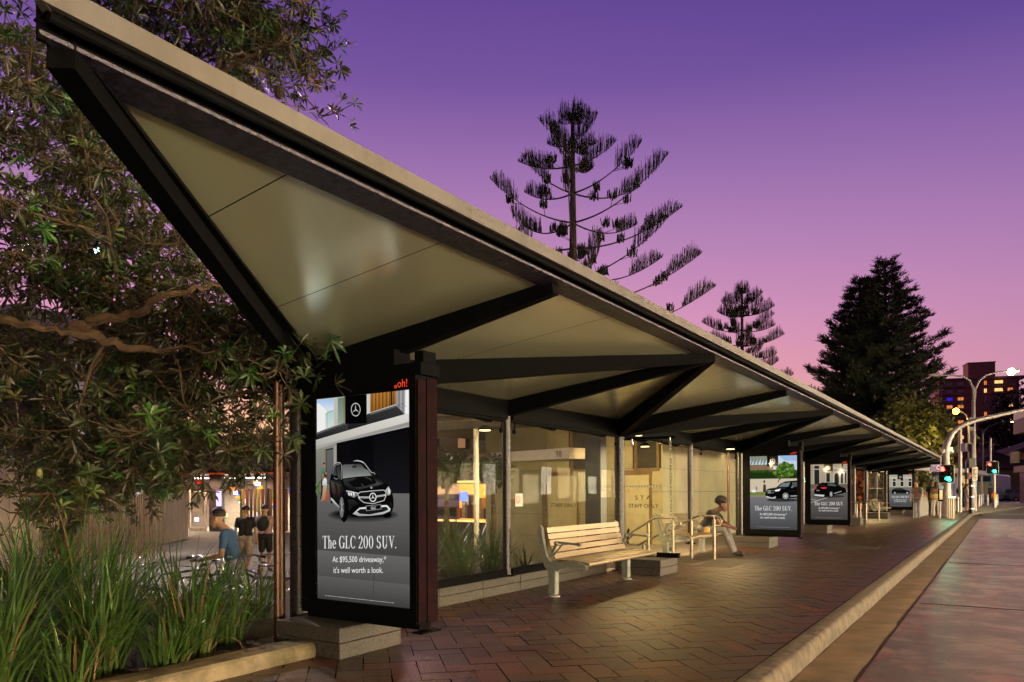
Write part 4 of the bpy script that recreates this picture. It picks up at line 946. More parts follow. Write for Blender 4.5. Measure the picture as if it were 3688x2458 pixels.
o, L = facade('kiosk', 'lit orange kiosk with a blue screen and counter, behind the grass in the first screen', 'kiosk', A, B, 1.6, 1.75, 3, trim)
fbox(o, 'back_wall', E('kiosk_wall_glow', (.9, .55, .22), 2.6), 0, L, 1.5, 1.6, .3, 1.58)  # wall gives off light itself, in place of lamps inside
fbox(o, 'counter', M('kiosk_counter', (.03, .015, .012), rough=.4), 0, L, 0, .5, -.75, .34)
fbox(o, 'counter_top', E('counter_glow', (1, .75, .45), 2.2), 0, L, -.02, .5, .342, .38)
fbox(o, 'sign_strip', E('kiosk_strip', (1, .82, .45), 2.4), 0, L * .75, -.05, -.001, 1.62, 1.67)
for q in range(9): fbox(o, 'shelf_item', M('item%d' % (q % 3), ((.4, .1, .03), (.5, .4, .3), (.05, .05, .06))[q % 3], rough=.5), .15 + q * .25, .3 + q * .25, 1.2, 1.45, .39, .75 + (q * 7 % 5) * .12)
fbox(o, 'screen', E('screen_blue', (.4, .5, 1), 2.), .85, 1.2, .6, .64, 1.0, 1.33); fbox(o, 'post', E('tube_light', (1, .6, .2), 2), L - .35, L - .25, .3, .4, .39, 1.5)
b = MB(); p = P(1716, 1850, 15); b.tube([(p.x, p.y, -.75), (p.x, p.y, 2.6)], .055, 12); tag(b.build('white_pole', M('pale_pole', (.5, .48, .45), rough=.4), smooth=True), 'pale round pole in front of the lit kiosk, seen through the first screen', 'pole')
# scratches and a sticker on the first panes
b = MB(); r2 = random.Random(3)
for q in range(13):
    y0 = 4.9 + q * .14; zc = 1.42; pts = []
    for t in range(9): a = t * .8 + q; pts.append((VX + .009, y0 + .055 * math.cos(a) + t * .014, zc + .075 * math.sin(a * 1.0) + .02 * math.sin(q)))
    b.tube(pts, .0028, 4)
g = b.build('scratched_tag', M('scratch', (.5, .42, .33), rough=.8), sh)
b = MB(); b.box(VX + .007, VX + .01, 8.05, 8.23, 1.13, 1.3); g = b.build('sticker', M('sticker', (.6, .5, .45), rough=.5), sh)
b = MB(); n = 18
for i in range(n):
    t, u = 2 * math.pi * i / n, 2 * math.pi * (i + 1) / n
    b.quad(*[(VX + .012, 8.11 + r_ * math.cos(v), 1.22 + r_ * math.sin(v)) for v, r_ in ((t, .05), (u, .05), (u, .038), (t, .038))])
b.quad((VX + .012, 8.07, 1.25), (VX + .012, 8.075, 1.257), (VX + .012, 8.15, 1.19), (VX + .012, 8.145, 1.183)); b.build('prohibition_mark', M('sign_red', (.5, .03, .02), rough=.5), g)

# ---- left: pale garden wall, louvred hall, shops
wallm = M('pale_wall', (.62, .52, .44), rough=.8, var=.12, scale=1.4, bump=.3)
A, B = Vector((-19.6, 7.4, 0)), Vector((-30.5, 19.6, 0))
o, L = facade('garden_wall', 'long pale rendered wall behind the bamboo stems and bicycles at the left', 'wall', Vector((-17.2, 4.2, 0)), B, -.75, 2.05, .25, wallm)
fbox(o, 'coping', M('wall_coping', (.25, .2, .17), rough=.7), -.1, L, -.06, .3, 2.052, 2.12)
for q in range(22): fbox(o, 'joint', dark, q * .95, q * .95 + .012, -.004, -.001, -.7, 2.04)
A, B = P(-330, 1500, 38), P(490, 1500, 34)
o, L = facade('louvred_hall', 'dark louvred hall with a lilac roof edge behind the left tree', 'hall', A, B, -.75, 9.0, 2.5, M('hall_wall', (.22, .17, .16), rough=.8, var=.15))
for q in range(34): fbox(o, 'louvre', M('hall_louvre', (.05, .035, .03), rough=.5, var=.3), .3, L - .1, -.14, -.02, 4.0 + q * .13, 4.07 + q * .13)
b = MB(); b.add([(-1, -1.2, 8.9), (L * .62, -1.2, 9.1), (L + .6, -1.2, 7.6), (L + .6, -1.2, 8.1), (L * .62, -1.2, 10.2), (-1, -1.2, 10.0)], [(0, 1, 4, 5), (1, 2, 3, 4)])
b.prism([(-1, -1.15, 8.9), (L * .62, -1.15, 9.1), (L + .6, -1.15, 7.6), (L + .6, -1.15, 8.1), (L * .62, -1.15, 10.2), (-1, -1.15, 10.0)], (0, 4, 0)); b.build('roof', M('lilac_roof', (.3, .25, .3), rough=.6, var=.1), o)
p = P(277, 1500, 31); b = MB(); b.tube([(p.x, p.y, -.75), (p.x, p.y, 8.6)], .3, 20)
tag(b.build('round_column', M('column_paint', (.3, .3, .36), rough=.6, var=.1), smooth=True), 'thick grey round column standing before the louvred hall', 'column')
for (a, c, lb) in (((118, 1280), (262, 1600), 'left'), ((330, 1355), (400, 1490), 'right')):
    pa, pb = P(*a, 30), P(*c, 31); b = MB(); b.tube([pa, pb], .08, 10)
    tag(b.build('brace_tube', M('brace_paint', (.3, .27, .36), rough=.5), smooth=True), 'slanting grey tube on the %s of the thick round column' % lb, 'brace')
A, B = P(430, 1750, 41), P(1330, 1750, 37)
o, L = facade('shop_building', 'low shop building with lilac fascia, copper lit eave and glowing shop fronts at the left', 'shops', A, B, 2.3, 4.35, 8, M('shop_fascia', (.30, .26, .33), rough=.7, var=.1))
W = L
cop = M('copper_soffit', (.5, .17, .05), rough=.35, metal=.6, var=.3)
b = MB()
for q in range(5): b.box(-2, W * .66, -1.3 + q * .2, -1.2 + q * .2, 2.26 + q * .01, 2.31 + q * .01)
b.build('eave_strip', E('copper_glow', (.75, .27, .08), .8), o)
fbox(o, 'eave', M('eave_dark', (.03, .025, .03), rough=.6), -2, W, -1.4, -.001, 2.36, 2.5)
fbox(o, 'shop_floor', M('shop_floor', (.4, .36, .3), rough=.5), 0, W, .01, 6, -.8, -.74)
fbox(o, 'shop_back_wall', M('shop_in', (.5, .42, .34), rough=.7), 0, W, 5, 5.1, -.74, 2.3)
def px_x(px, yy=0.):   # local x on the shop front under a photo column
    r = ray(px, 1770); n = Vector((-math.sin(o.rotation_euler.z), math.cos(o.rotation_euler.z), 0)); t = (o.location - Vector((0, 0, 0))).dot(n) / Vector((r.x, r.y, 0)).dot(n)
    q = Vector((r.x * t, r.y * t, 0)) - o.location; return q.dot(Vector((math.cos(o.rotation_euler.z), math.sin(o.rotation_euler.z), 0)))
goods = [((.9, .9, 1), 2.2), ((1, .55, .25), 1.3), ((.2, .4, 1), 1.2), ((1, .85, .6), 1.8), ((.9, .2, .15), 1.), ((.35, .8, .4), .9), ((1, .8, .2), 1.2)]
for q in range(40):
    px = 628 + (q * 53 % 330); z = -.3 + (q * 29 % 22) / 10; x = px_x(px) ; c, s_ = goods[q % 7]
    fbox(o, 'glowing_goods', E('goods%d' % (q % 7), c, s_), x, x + .25 + (q % 3) * .1, 1.6 + (q % 5) * .5, 1.65 + (q % 5) * .5, z, z + .22)  # goods give off their own colour in place of shop lighting
lx = px_x(700)
for px_ in (660, 720, 820, 920): spot('shop_fill', (px_x(px_), 2.0, 2.0), 450, (1, .85, .65), R(165), .5, .3, o)  # added spots without fittings, brighten the shop inside
for px_ in (640, 760, 900): spot('eave_fill', (px_x(px_), -1.0, 2.2), 260, (1, .62, .35), R(165), .5, .1, o)  # added spots without fittings, warm glow below the eave
fbox(o, 'ceiling_light', E('shop_tube', (1, .97, .9), 12), px_x(640), px_x(960), 1.2, 1.5, 2.1, 2.14)
for px0, px1, nm in ((590, 632, 'pier'), (755, 800, 'pier'), (958, 965, 'pier'), (866, 872, 'pier')): fbox(o, nm, M('pier_dark', (.05, .045, .05), rough=.5), px_x(px0), px_x(px1), -.05, .2, -.75, 2.3)
x0, x1 = px_x(685), px_x(748)
dm = M('door_alu', (.55, .5, .45), rough=.4, metal=.3)
b = MB(); b.box(x0, x0 + .1, -.12, -.06, -.73, 1.45); b.box(x1 - .1, x1, -.12, -.06, -.73, 1.45); b.box(x0, x1, -.119, -.061, 1.35, 1.46); b.box(x0, x1, -.119, -.061, -.74, -.55); b.box(x0, x1, -.119, -.061, .3, .44); d_ = b.build('shop_door', dm, o)
fbox(o, 'door_handle', steel, x1 - .16, x1 - .12, -.2, -.15, .15, .6, d_)
fbox(o, 'glow_sign', E('violet_sign', (.72, .6, 1), 3), px_x(783), px_x(800), -.1, -.06, .6, 1.4)
for q in range(12):
    xx = px_x(872 + q * 14)
    fbox(o, 'mosaic_strip', M('mosaic%d' % (q % 4), ((.22, .18, .03), (.12, .03, .03), (.05, .05, .06), (.16, .1, .05))[q % 4], rough=.4, var=.6, scale=30), xx, xx + .17, -.04, -.002, -.7, 1.5)
fbox(o, 'upper_panel', M('grey_panel', (.4, .37, .4), rough=.6), px_x(960), W, -.045, -.003, 1.52, 2.28)
# ------------------------------------------------------------------ plants
leaf_m = M('leaf_green', (.008, .019, .0045), rough=.4, c2=(.032, .055, .012), scale=1.2, back=(.05, .045, .022), attr=True, spec=.5)
leaf_d = M('leaf_dark', (.014, .024, .008), rough=.5, c2=(.03, .045, .015), scale=1.5, back=(.05, .05, .03), spec=.4)
bark = M('bark', (.045, .028, .016), rough=.9, c2=(.13, .085, .048), scale=9, bump=.8, bscale=40)
def rosette(b, p, ax, n, L, w, r, col_=(1, 1, 1)):
    ax = ax.normalized(); u = ax.orthogonal().normalized(); v = ax.cross(u); t0 = r.random() * 6.28
    cc = None if col_ is None else tuple(x * r.uniform(.45, 1.5) for x in col_)
    for i in range(n):
        t = t0 + 2.399 * i; el = .15 + .9 * (i / n) + r.uniform(-.15, .15)
        d = (u * math.cos(t) + v * math.sin(t)) * math.cos(el) + ax * math.sin(el); d.normalize()
        s = d.cross(ax); s = s.normalized() if s.length > .05 else u
        nn = s.cross(d); l = L * r.uniform(.7, 1.15); ww = w * r.uniform(.8, 1.2); dr = Vector((r.uniform(-.1, .1), r.uniform(-.1, .1), -r.uniform(.0, .38))) * l
        p1 = p + d * l * .3; p2 = p + d * l * .72 + dr * .4; p3 = p + d * l + dr
        f = nn * (-.12 * ww)
        b.add([p, p1 + s * ww * .3, p2 + s * ww * .5, p3, p2 - s * ww * .5, p1 - s * ww * .3, p1 + f, p2 + f], [(0, 1, 6), (6, 1, 2, 7), (7, 2, 3), (0, 6, 5), (6, 7, 4, 5), (7, 3, 4)], None, cc)
def limb(b, pts, r0, r1, n=7, wob=.05, r=rnd):
    q = [Vector(p) for p in pts]; out_ = []; rs = []
    m = len(q) - 1
    for i in range(m):
        for k in range(4):
            t = k / 4; p = q[i].lerp(q[i + 1], t)
            if k: p += Vector((r.uniform(-1, 1), r.uniform(-1, 1), r.uniform(-1, 1))) * wob
            out_.append(p); rs.append(r0 + (r1 - r0) * (i + t) / m)
    out_.append(q[-1]); rs.append(r1); b.tube(out_, rs, n); return out_
rt = random.Random(21)
tree = thing('coast_banksia', 'big leafy coastal tree with rosettes of long leaves at the left of the shelter', 'tree', (0, 0, 0))
b = MB()
limb(b, [P(235, 1990, 8.2), P(345, 1640, 8), P(455, 1400, 7.9), P(470, 1150, 8), P(560, 900, 8.2), P(640, 600, 8.6), P(760, 250, 8.6)], .13, .035, 9, .03, rt)
b.build('trunk', bark, tree, smooth=True)
LB = [[(-150, 1130, 5.9), (0, 1150, 5.9), (140, 1180, 5.9), (265, 1195, 6)], [(265, 1195, 6), (380, 1235, 6.1), (500, 1255, 6.2), (620, 1265, 6.5)], [(265, 1195, 6), (330, 1155, 6), (430, 1150, 6.1), (540, 1090, 6.3), (700, 1030, 6.6), (840, 1040, 7)],
      [(480, 1250, 7.8), (560, 1170, 7.7), (650, 1110, 7.6)], [(290, 1180, 7.4), (370, 1080, 7.2), (420, 1000, 7), (400, 880, 6.8)], [(470, 1160, 8), (360, 950, 7.8), (230, 760, 7.6), (120, 560, 7.4)], [(540, 950, 8.2), (480, 560, 8.2), (380, 250, 8)],
      [(310, 640, 7.6), (400, 570, 7.5), (490, 530, 7.4)], [(740, 300, 8.6), (820, 250, 8.4), (930, 190, 8.2), (1040, 160, 8)], [(620, 650, 8.6), (560, 300, 8.8), (620, 60, 8.8)], [(780, 260, 8.5), (860, 60, 8.3)], [(345, 1640, 8), (560, 1500, 7.6), (800, 1430, 7.2), (950, 1400, 7)],
      [(455, 1400, 7.9), (640, 1330, 7.4), (860, 1290, 7)], [(330, 1680, 8), (180, 1560, 7.6), (40, 1480, 7.2)], [(310, 1700, 8), (500, 1690, 7.8), (760, 1660, 7.2), (930, 1640, 7)]]
BR = []
for i, l in enumerate(LB):
    b = MB(); pts = limb(b, [P(*q) for q in l], .055 if i < 3 else .035, .02 if i < 3 else .012, 7, .03, rt); b.build('branch', bark, tree, smooth=True); BR += pts
# foliage masses: photo column, row, distance, radius across / up in metres, how many rosettes
CL = [(60, 120, 7.2, 1.0, .9, 120), (120, 420, 7.0, .9, .9, 130), (80, 760, 6.8, .7, .9, 110), (330, 160, 8.0, .7, .6, 70), (330, 420, 7.8, .55, .5, 60), (230, 900, 7.2, .8, .6, 90), (60, 1040, 6.9, .7, .5, 60), (420, 760, 8, .5, .6, 50),
      (560, 80, 8.8, 1.0, .4, 90), (760, 60, 8.6, .8, .35, 90), (900, 130, 8.4, .75, .45, 100), (1050, 190, 8.2, .32, .35, 45), (960, 290, 8.2, .3, .15, 14), (1110, 400, 8.0, .12, .1, 4), (700, 130, 8.2, .5, .35, 40), (880, 60, 7.9, .5, .3, 36),
      (520, 900, 7.6, .5, .6, 60), (650, 960, 7.8, .6, .5, 55), (430, 1030, 7.6, .6, .4, 50), (700, 1130, 7.6, .6, .45, 60), (800, 1080, 7.6, .5, .35, 40), (860, 1230, 7.3, .6, .35, 70), (720, 1240, 7.5, .6, .3, 55), (980, 1230, 6.9, .4, .35, 50),
      (620, 1390, 7.5, .7, .35, 80), (800, 1370, 7.2, .5, .25, 36), (990, 1370, 6.9, .25, .3, 24), (500, 1300, 7.8, .5, .3, 45), (1080, 1290, 6.7, .25, .3, 34), (1075, 1400, 6.7, .15, .25, 16),
      (120, 1300, 7, .8, .45, 70), (90, 1470, 6.9, .8, .4, 80), (340, 1460, 7.3, .7, .35, 60), (180, 1640, 7.1, .9, .35, 90), (430, 1610, 7.3, .8, .25, 50), (660, 1580, 7.4, .7, .25, 60), (620, 1640, 7.2, .8, .18, 40), (880, 1620, 7, .6, .22, 50), (80, 1790, 6.7, .6, .25, 50), (300, 1740, 7, .5, .15, 16), (600, 1480, 7.6, .5, .25, 36), (880, 1520, 7.2, .45, .12, 8)]
bl = MB(); bt = MB()
for (px, py, d, ru, rz_, n) in CL:
    c = P(px, py, d)
    sub = [c + RT * rt.gauss(0, ru * .55) + UP * rt.gauss(0, rz_ * .5) + FW * rt.gauss(0, .55) for _ in range(max(2, int(n / 5.5)))]
    for i in range(int(n * 2.7)):
        s = rt.choice(sub); p = s + Vector((rt.gauss(0, 1), rt.gauss(0, 1), rt.gauss(0, .8))) * .16
        ax = (p - s) * 2 + Vector((rt.uniform(-.4, .4), rt.uniform(-.4, .4), rt.uniform(-.2, .9)))
        L_ = rt.uniform(.08, .155); rosette(bl, p, ax, rt.randint(6, 11), L_, L_ * rt.uniform(.17, .26), rt, (1.0, 1.0, .9) if rt.random() < .8 else (3.2, 2.8, 2.0))
        if i % 2 == 0: bt.tube([p, s.lerp(p, .4) + Vector((0, 0, -.02)), s], [.004, .006, .009], 4, cap=False)
    for s in sub[::2]:
        q = min(BR, key=lambda z: (z - s).length_squared)
        if (q - s).length < 1.1: bt.tube([s, s.lerp(q, .3) + Vector((rt.uniform(-.06, .06), rt.uniform(-.06, .06), -.05)), s.lerp(q, .7) + Vector((rt.uniform(-.08, .08), rt.uniform(-.08, .08), .03)), q], [.006, .009, .012, .015], 5, cap=False)
bl.build('foliage', leaf_m, tree); bt.build('twig', bark, tree)
# cones
for px, py, d in ((1005, 335, 8.1), (590, 690, 7.9), (560, 655, 7.8), (270, 1270, 7), (530, 1250, 7.6), (160, 1420, 6.9)):
    b = MB(); c = P(px, py, d)
    b.lathe(c, [(.01, -.07), (.045, -.05), (.055, 0), (.05, .05), (.01, .07)], 10); b.build('seed_cone', M('cone_brown', (.03, .018, .01), rough=.9, bump=1., bscale=90), tree)
# candle flower
b = MB(); c = P(143, 1710, 6.6); b.lathe(c, [(.004, -.06), (.016, -.055), (.024, -.03), (.026, 0), (.024, .03), (.014, .055), (.004, .06)], 14); b.build('flower_spike', M('flower', (.3, .32, .1), rough=.8, bump=1, bscale=120), tree)

# strap-leaved grass clumps
grass_m = M('strap_leaf', (.014, .055, .007), rough=.3, c2=(.055, .15, .016), scale=2.0, back=(.05, .09, .02), spec=.6)
dry_m = M('dry_leaf', (.16, .10, .04), rough=.6, var=.3)
def blade(b, p, az, L, w, lean, r, m):
    d = Vector((math.cos(az), math.sin(az), 0)); s = Vector((-math.sin(az), math.cos(az), 0)); n = 6; vs = []; a = lean * .35; q = p.copy()
    for i in range(n + 1):
        t = i / n; ww = w * (1 - t ** 2.2) * (.7 + .6 * t if t < .5 else 1)
        vs += [q + s * ww / 2, q + UP * (-.15 * ww), q - s * ww / 2]
        a += lean * .3 * (.4 + t * 1.3); a = min(a, 2.5); q = q + (d * math.sin(a) + UP * math.cos(a)) * (L / n)
    fs = []
    for i in range(n): k = i * 3; fs += [(k, k + 1, k + 4, k + 3), (k + 1, k + 2, k + 5, k + 4)]
    b.add(vs, fs, m)
def clump(x, y, z, h, n, label, grp, seed, R0=.15, wid=.02):
    r = random.Random(seed); o = thing('grass_clump', label, 'plant', (x, y, z), 0, grp); b = MB()
    for i in range(n):
        az = r.random() * 6.283; k = r.random() ** .5 * R0; dry = r.random() < .07
        blade(b, Vector((math.cos(az) * k, math.sin(az) * k, 0)), az + r.gauss(0, .5), h * r.uniform(.55, 1.25), wid * r.uniform(.7, 1.3), r.uniform(.15, 1.0) * (1.2 if dry else 1), r, dry_m if dry else grass_m)
    b.build('leaves', None, o); return o
GC = 'strappy grass clumps of the left bed'
spots = [(-5.25, 2.05, 1.0, 'front clump in the bottom left corner by the edging'), (-5.35, 2.75, .95, 'broad arching clump behind the corner one along the edging'), (-5.3, 3.45, .8, 'low clump in the middle of the edging'), (-5.6, 3.95, .7, 'short clump left of the granite block'),
         (-6.05, 2.35, 1.15, 'tall upright clump at the left edge of the photo'), (-6.1, 3.05, 1.2, 'tallest bright clump in the left bed'), (-6.1, 3.8, .85, 'dark clump below the man in the blue shirt'), (-5.95, 4.5, .75, 'clump beside the twin copper pipes'),
         (-6.9, 3.0, 1.15, 'rear clump at the far left under the tree'), (-6.9, 3.8, .85, 'rear clump in front of the bicycles'), (-6.8, 4.7, .7, 'rear clump between the man and the copper pipes'), (-7.7, 3.6, 1.1, 'hindmost clump at the far left'), (-5.05, 2.4, .55, 'small clump leaning over the edging'), (-5.1, 3.1, .5, 'small tuft spilling on the edging near the block')]
for i, (x, y, h, lb) in enumerate(spots): clump(x, y, .02 if i < 12 else .03, h, 150 if h > .8 else 90, lb + ', strap leaves', GC, 50 + i)
GC2 = 'grass clumps behind the glass'
for i, (x, y, h, lb) in enumerate([(-6.1, 7.1, .75, 'grass clump behind the glass next to the nearest panel'), (-6.05, 7.9, .85, 'grass clump in the middle of the first glass screen'), (-6.1, 8.7, .8, 'grass clump behind the slender post'), (-6.6, 8.2, .9, 'rear grass clump in front of the kiosk'), (-5.95, 9.3, .45, 'sparse small grass tuft right of the slender post')]):
    clump(x, y, .1, h, 170 if h > .6 else 40, lb, GC2, 90 + i)
# thin bamboo-like stems before the garden wall
rb_ = random.Random(5); o = thing('stem_screen', 'screen of thin pale upright stems before the garden wall at the left', 'climbing plant', (0, 0, 0))
for g_ in range(9):
    b = MB()
    for i in range(9):
        px = 140 + (g_ * 9 + i) * 5.6 + rb_.uniform(-5, 5); d = 15.5 + px / 600 * 9; p = P(px, 1900, d); top = P(px + rb_.uniform(-12, 12), 1700, d)
        b.tube([(p.x, p.y, -.75), (p.x + rb_.uniform(-.05, .05), p.y, .4), (top.x, top.y, 2.1)], [.02, .016, .01], 5)
    b.build('stem', M('pale_stem', (.26, .19, .12), rough=.8, var=.3), o)
b = MB()
for i in range(260):
    px = rb_.uniform(100, 640); d = 15 + px / 600 * 9; rosette(b, P(px, rb_.gauss(1720, 45), d), Vector((rb_.uniform(-1, 1), rb_.uniform(-1, 1), .3)), 7, .26, .07, rb_)
b.build('leaves', leaf_m, o)

# ---- Norfolk pines
pine_m = M('pine_needles', (.02, .03, .018), rough=.8, c2=(.05, .06, .032), scale=.8)
pbark = M('pine_bark', (.05, .035, .03), rough=.9, var=.3)
def norfolk(px, py, d, H, label, seed, whorls, reach, tuft=.5, dense=False, lean=0.):
    """open whorled pine; whorls = [(height below top, reach)]"""
    r = random.Random(seed); top = P(px, py, d); base = Vector((top.x, top.y, 0)); o = thing('norfolk_pine', label, 'tree', base, 0, 'norfolk pines'); H = top.z
    b = MB(); b.tube([(0, 0, -.5), (lean * .4, 0, H * .5), (0, 0, H - .6), (0, 0, H + .25)], [H * .016, H * .012, H * .0045, .02], 8); b.build('trunk', pbark, o, smooth=True)
    bb = MB(); bf = MB()
    def spikes(p, n, L, spread, rr):
        for i in range(n):
            q = p + Vector((rr.uniform(-1, 1), rr.uniform(-1, 1), rr.uniform(-.2, .3))) * spread
            t = q + Vector((rr.uniform(-.16, .16) * L, rr.uniform(-.16, .16) * L, L * rr.uniform(.6, 1.15))); w_ = .032 * (1 if not dense else 1.5)
            a = rr.random() * 6.28; e = Vector((math.cos(a), math.sin(a), 0)) * w_; e2 = Vector((-math.sin(a), math.cos(a), 0)) * w_
            bf.add([q + e, q - e, t - e * .6, t + e * .6, q + e2, q - e2, t - e2 * .6, t + e2 * .6], [(0, 1, 2, 3), (4, 5, 6, 7)])
    for wi, (dz, rc) in enumerate(whorls):
        nb = r.randint(4, 5) if not dense else r.randint(6, 7); t0 = r.random() * 6.28
        for k in range(nb):
            az = t0 + 6.283 * k / nb + r.uniform(-.22, .22); rr_ = rc * (r.uniform(.78, 1.1) if not dense else r.uniform(.6, 1.02)) ; dv = Vector((math.cos(az), math.sin(az), 0)); up = rr_ * (.30 if not dense else .22) * r.uniform(.7, 1.25)
            p0 = Vector((0, 0, H - dz)); n = 12; pts = []
            for i in range(n + 1): t = i / n; pts.append(p0 + dv * rr_ * t + UP * (up * t ** 2.0 - rr_ * .03 * math.sin(t * 3)))
            bb.tube(pts, [max(.012, H * .0026 * (1 - .75 * i / n) * min(1, rc / 3)) for i in range(n + 1)], 4)
            side = Vector((-dv.y, dv.x, 0))
            def onb(t): return pts[min(n - 1, int(t * n))].lerp(pts[min(n, int(t * n) + 1)], t * n % 1)
            if not dense:
                # a comb of upright twigs on the outer part of each branch, tallest a little way in from the tip
                ln = min(1.0, 2.1 / rr_) if rr_ > 2.2 else .98; st = 1 - ln * r.uniform(.75, 1.1); st = max(.03, st); m = int(rr_ * (1 - st) / .03)
                for i in range(m):
                    t = st + (1 - st) * (i + r.random()) / m; u = (1 - t) / (1 - st); env = min(1, u * 3.2 + .12) * min(1, (1 - u) * 5 + .3); q = onb(t)
                    for _ in range(2):
                        g = r.uniform(-1, 1); b0 = q + side * g * tuft * .28 * env + UP * abs(g) * .05; tip = b0 + UP * tuft * env * r.uniform(.55, 1.1) + dv * r.uniform(-.05, .12) + side * g * .06; w_ = .013
                        bf.add([b0 + dv * w_, b0 - dv * w_, tip - dv * w_ * .7, tip + dv * w_ * .7, b0 + side * w_, b0 - side * w_, tip - side * w_ * .7, tip + side * w_ * .7], [(0, 1, 2, 3), (4, 5, 6, 7)])
                if rc > 2.4:
                    for _ in range(2):
                        t = r.uniform(.16, max(.2, st)); q = onb(t); e = q + dv * .4 + side * r.choice((-1, 1)) * r.uniform(.25, .7) + UP * .22; bb.tube([q, e], [.02, .01], 4); spikes(e, 22, tuft * .55, .2, r)
            else:
                m = int(rr_ / .34)
                for i in range(m):
                    t = .16 + .84 * (i + r.random()) / m; q = onb(t); lw = (.30 * (1 - t) * rr_ + .35) * r.uniform(.5, 1.2)
                    for sg in (-1, 1):
                        e = q + side * sg * lw + dv * lw * .7 + UP * r.uniform(-.05, .3); 
                        for z_ in (.45, .75, 1.0):
                            c_ = q.lerp(e, z_)
                            for _ in range(4):
                                d_ = Vector((r.gauss(0, .6), r.gauss(0, .6), r.uniform(.2, 1.))).normalized() * tuft * r.uniform(.5, 1.0) + dv * .15; k_ = c_ + Vector((r.uniform(-.2, .2), r.uniform(-.2, .2), r.uniform(-.1, .1))); w_ = .04; x_ = d_.orthogonal().normalized() * w_; y_ = d_.cross(x_).normalized() * w_
                                bf.add([k_ + x_, k_ - x_, k_ + d_ - x_ * .5, k_ + d_ + x_ * .5, k_ + y_, k_ - y_, k_ + d_ - y_ * .5, k_ + d_ + y_ * .5], [(0, 1, 2, 3), (4, 5, 6, 7)])
    spikes(Vector((0, 0, H - .5)), 26, .5, .16, r)
    bb.build('branch', pbark, o); bf.build('foliage', pine_m, o); return o
norfolk(2062, 405, 40, 22, 'tall open Norfolk pine with upswept branches above the middle of the shelter roof', 11, [(.5, 1.0), (1.6, 2.3), (2.9, 3.3), (4.4, 4.4), (6.0, 5.6), (7.4, 6.2), (9.0, 6.2), (10.4, 7.4), (11.8, 7.6)], 5, .85)
norfolk(2672, 1040, 70, 20, 'smaller Norfolk pine with bare leader shoots, right of the tall one', 12, [(.5, .8), (1.4, 2.1), (2.6, 3.2), (4.0, 3.9), (5.4, 3.6), (6.8, 4.4), (8.2, 4.0), (9.8, 4.8), (11.4, 5.0), (13, 5)], 5, 1.05)
norfolk(3188, 945, 75, 24, 'dense dark Norfolk pine, the taller of the pair at the right', 13, [(.3 + i * .8, min(6.4, .9 + i * .44)) for i in range(25)], 6, .55, True)
norfolk(3098, 1010, 78, 22, 'dense Norfolk pine, the lower left one of the pair', 14, [(.3 + i * .8, min(5.6, .9 + i * .42)) for i in range(22)], 6, .55, True)
# leader shoots of the smaller pine
def leafy_tree(px, py_top, d, H, rad, label, name, seed, lm, n=900, L=.28, sq=1.0, base=0.):
    r = random.Random(seed); c = P(px, py_top, d); o = thing(name, label, 'tree', (c.x, c.y, base)); top = c.z - base
    b = MB(); limb(b, [(0, 0, -.1), (.1, 0, top * .35), (0, .1, top * .7), (0, 0, top * .9)], .02 * top + .04, .03, 8, .04, r); b.build('trunk', bark, o, smooth=True)
    bb = MB(); bf = MB(); cen = Vector((0, 0, top - rad * sq)); subs = []
    for k in range(26):
        v = Vector((r.gauss(0, 1), r.gauss(0, 1), r.gauss(0, 1))).normalized() * r.uniform(.45, .95); s = cen + Vector((v.x * rad, v.y * rad, v.z * rad * sq)); subs.append(s)
        bb.tube([(0, 0, max(.3, min(top * .75, s.z - .4 * rad))), cen.lerp(s, .6) - UP * .1 * rad, s], [.05 * rad, .03 * rad, .012 * rad], 5)
    for i in range(n):
        s = r.choice(subs); p = s + Vector((r.gauss(0, 1), r.gauss(0, 1), r.gauss(0, .7))) * rad * .2
        rosette(bf, p, (p - s) + UP * .3 * rad, 6, L * r.uniform(.7, 1.2), L * .45, r)
    bb.build('branch', bark, o); bf.build('foliage', lm, o); return o
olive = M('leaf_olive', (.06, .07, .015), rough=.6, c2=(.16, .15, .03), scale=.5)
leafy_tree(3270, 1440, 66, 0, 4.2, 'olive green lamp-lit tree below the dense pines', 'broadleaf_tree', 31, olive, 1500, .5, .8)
leafy_tree(3120, 1560, 64, 0, 3.2, 'lower dark green tree between the shelter roof edge and the pines', 'broadleaf_tree', 32, leaf_d, 900, .5, .8)
leafy_tree(3330, 1625, 95, 0, 3.0, 'dark tree in front of the red brick apartment block', 'broadleaf_tree', 36, leaf_d, 1300, .6, .9)
leafy_tree(3674, 1360, 150, 0, 7, 'dark tree at the right edge beside the apartment block', 'broadleaf_tree', 37, leaf_d, 900, 1.0, 1.3)
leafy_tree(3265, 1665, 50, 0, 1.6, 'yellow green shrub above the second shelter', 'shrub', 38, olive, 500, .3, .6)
leafy_tree(3090, 1640, 50, 0, 2.2, 'reddish sodium lit tree behind the shelter between the panels', 'broadleaf_tree', 33, M('leaf_lamp_red', (.25, .07, .02), rough=.7, c2=(.4, .12, .03), scale=.7), 700, .35, 1.0)  # orange lamp light is put into the leaf colour
leafy_tree(1600, 1625, 20, 0, .6, 'small shrub before the kiosk behind the first glass', 'shrub', 34, leaf_m, 260, .22, .7, -.75)
leafy_tree(1765, 1640, 20, 0, .5, 'small shrub right of the pale pole behind the first glass', 'shrub', 35, leaf_m, 220, .22, .8, -.75)
leafy_tree(2190, 1560, 30, 0, 2.4, 'black tree behind the staff building seen through the second glass', 'broadleaf_tree', 39, leaf_d, 500, .35, .8)

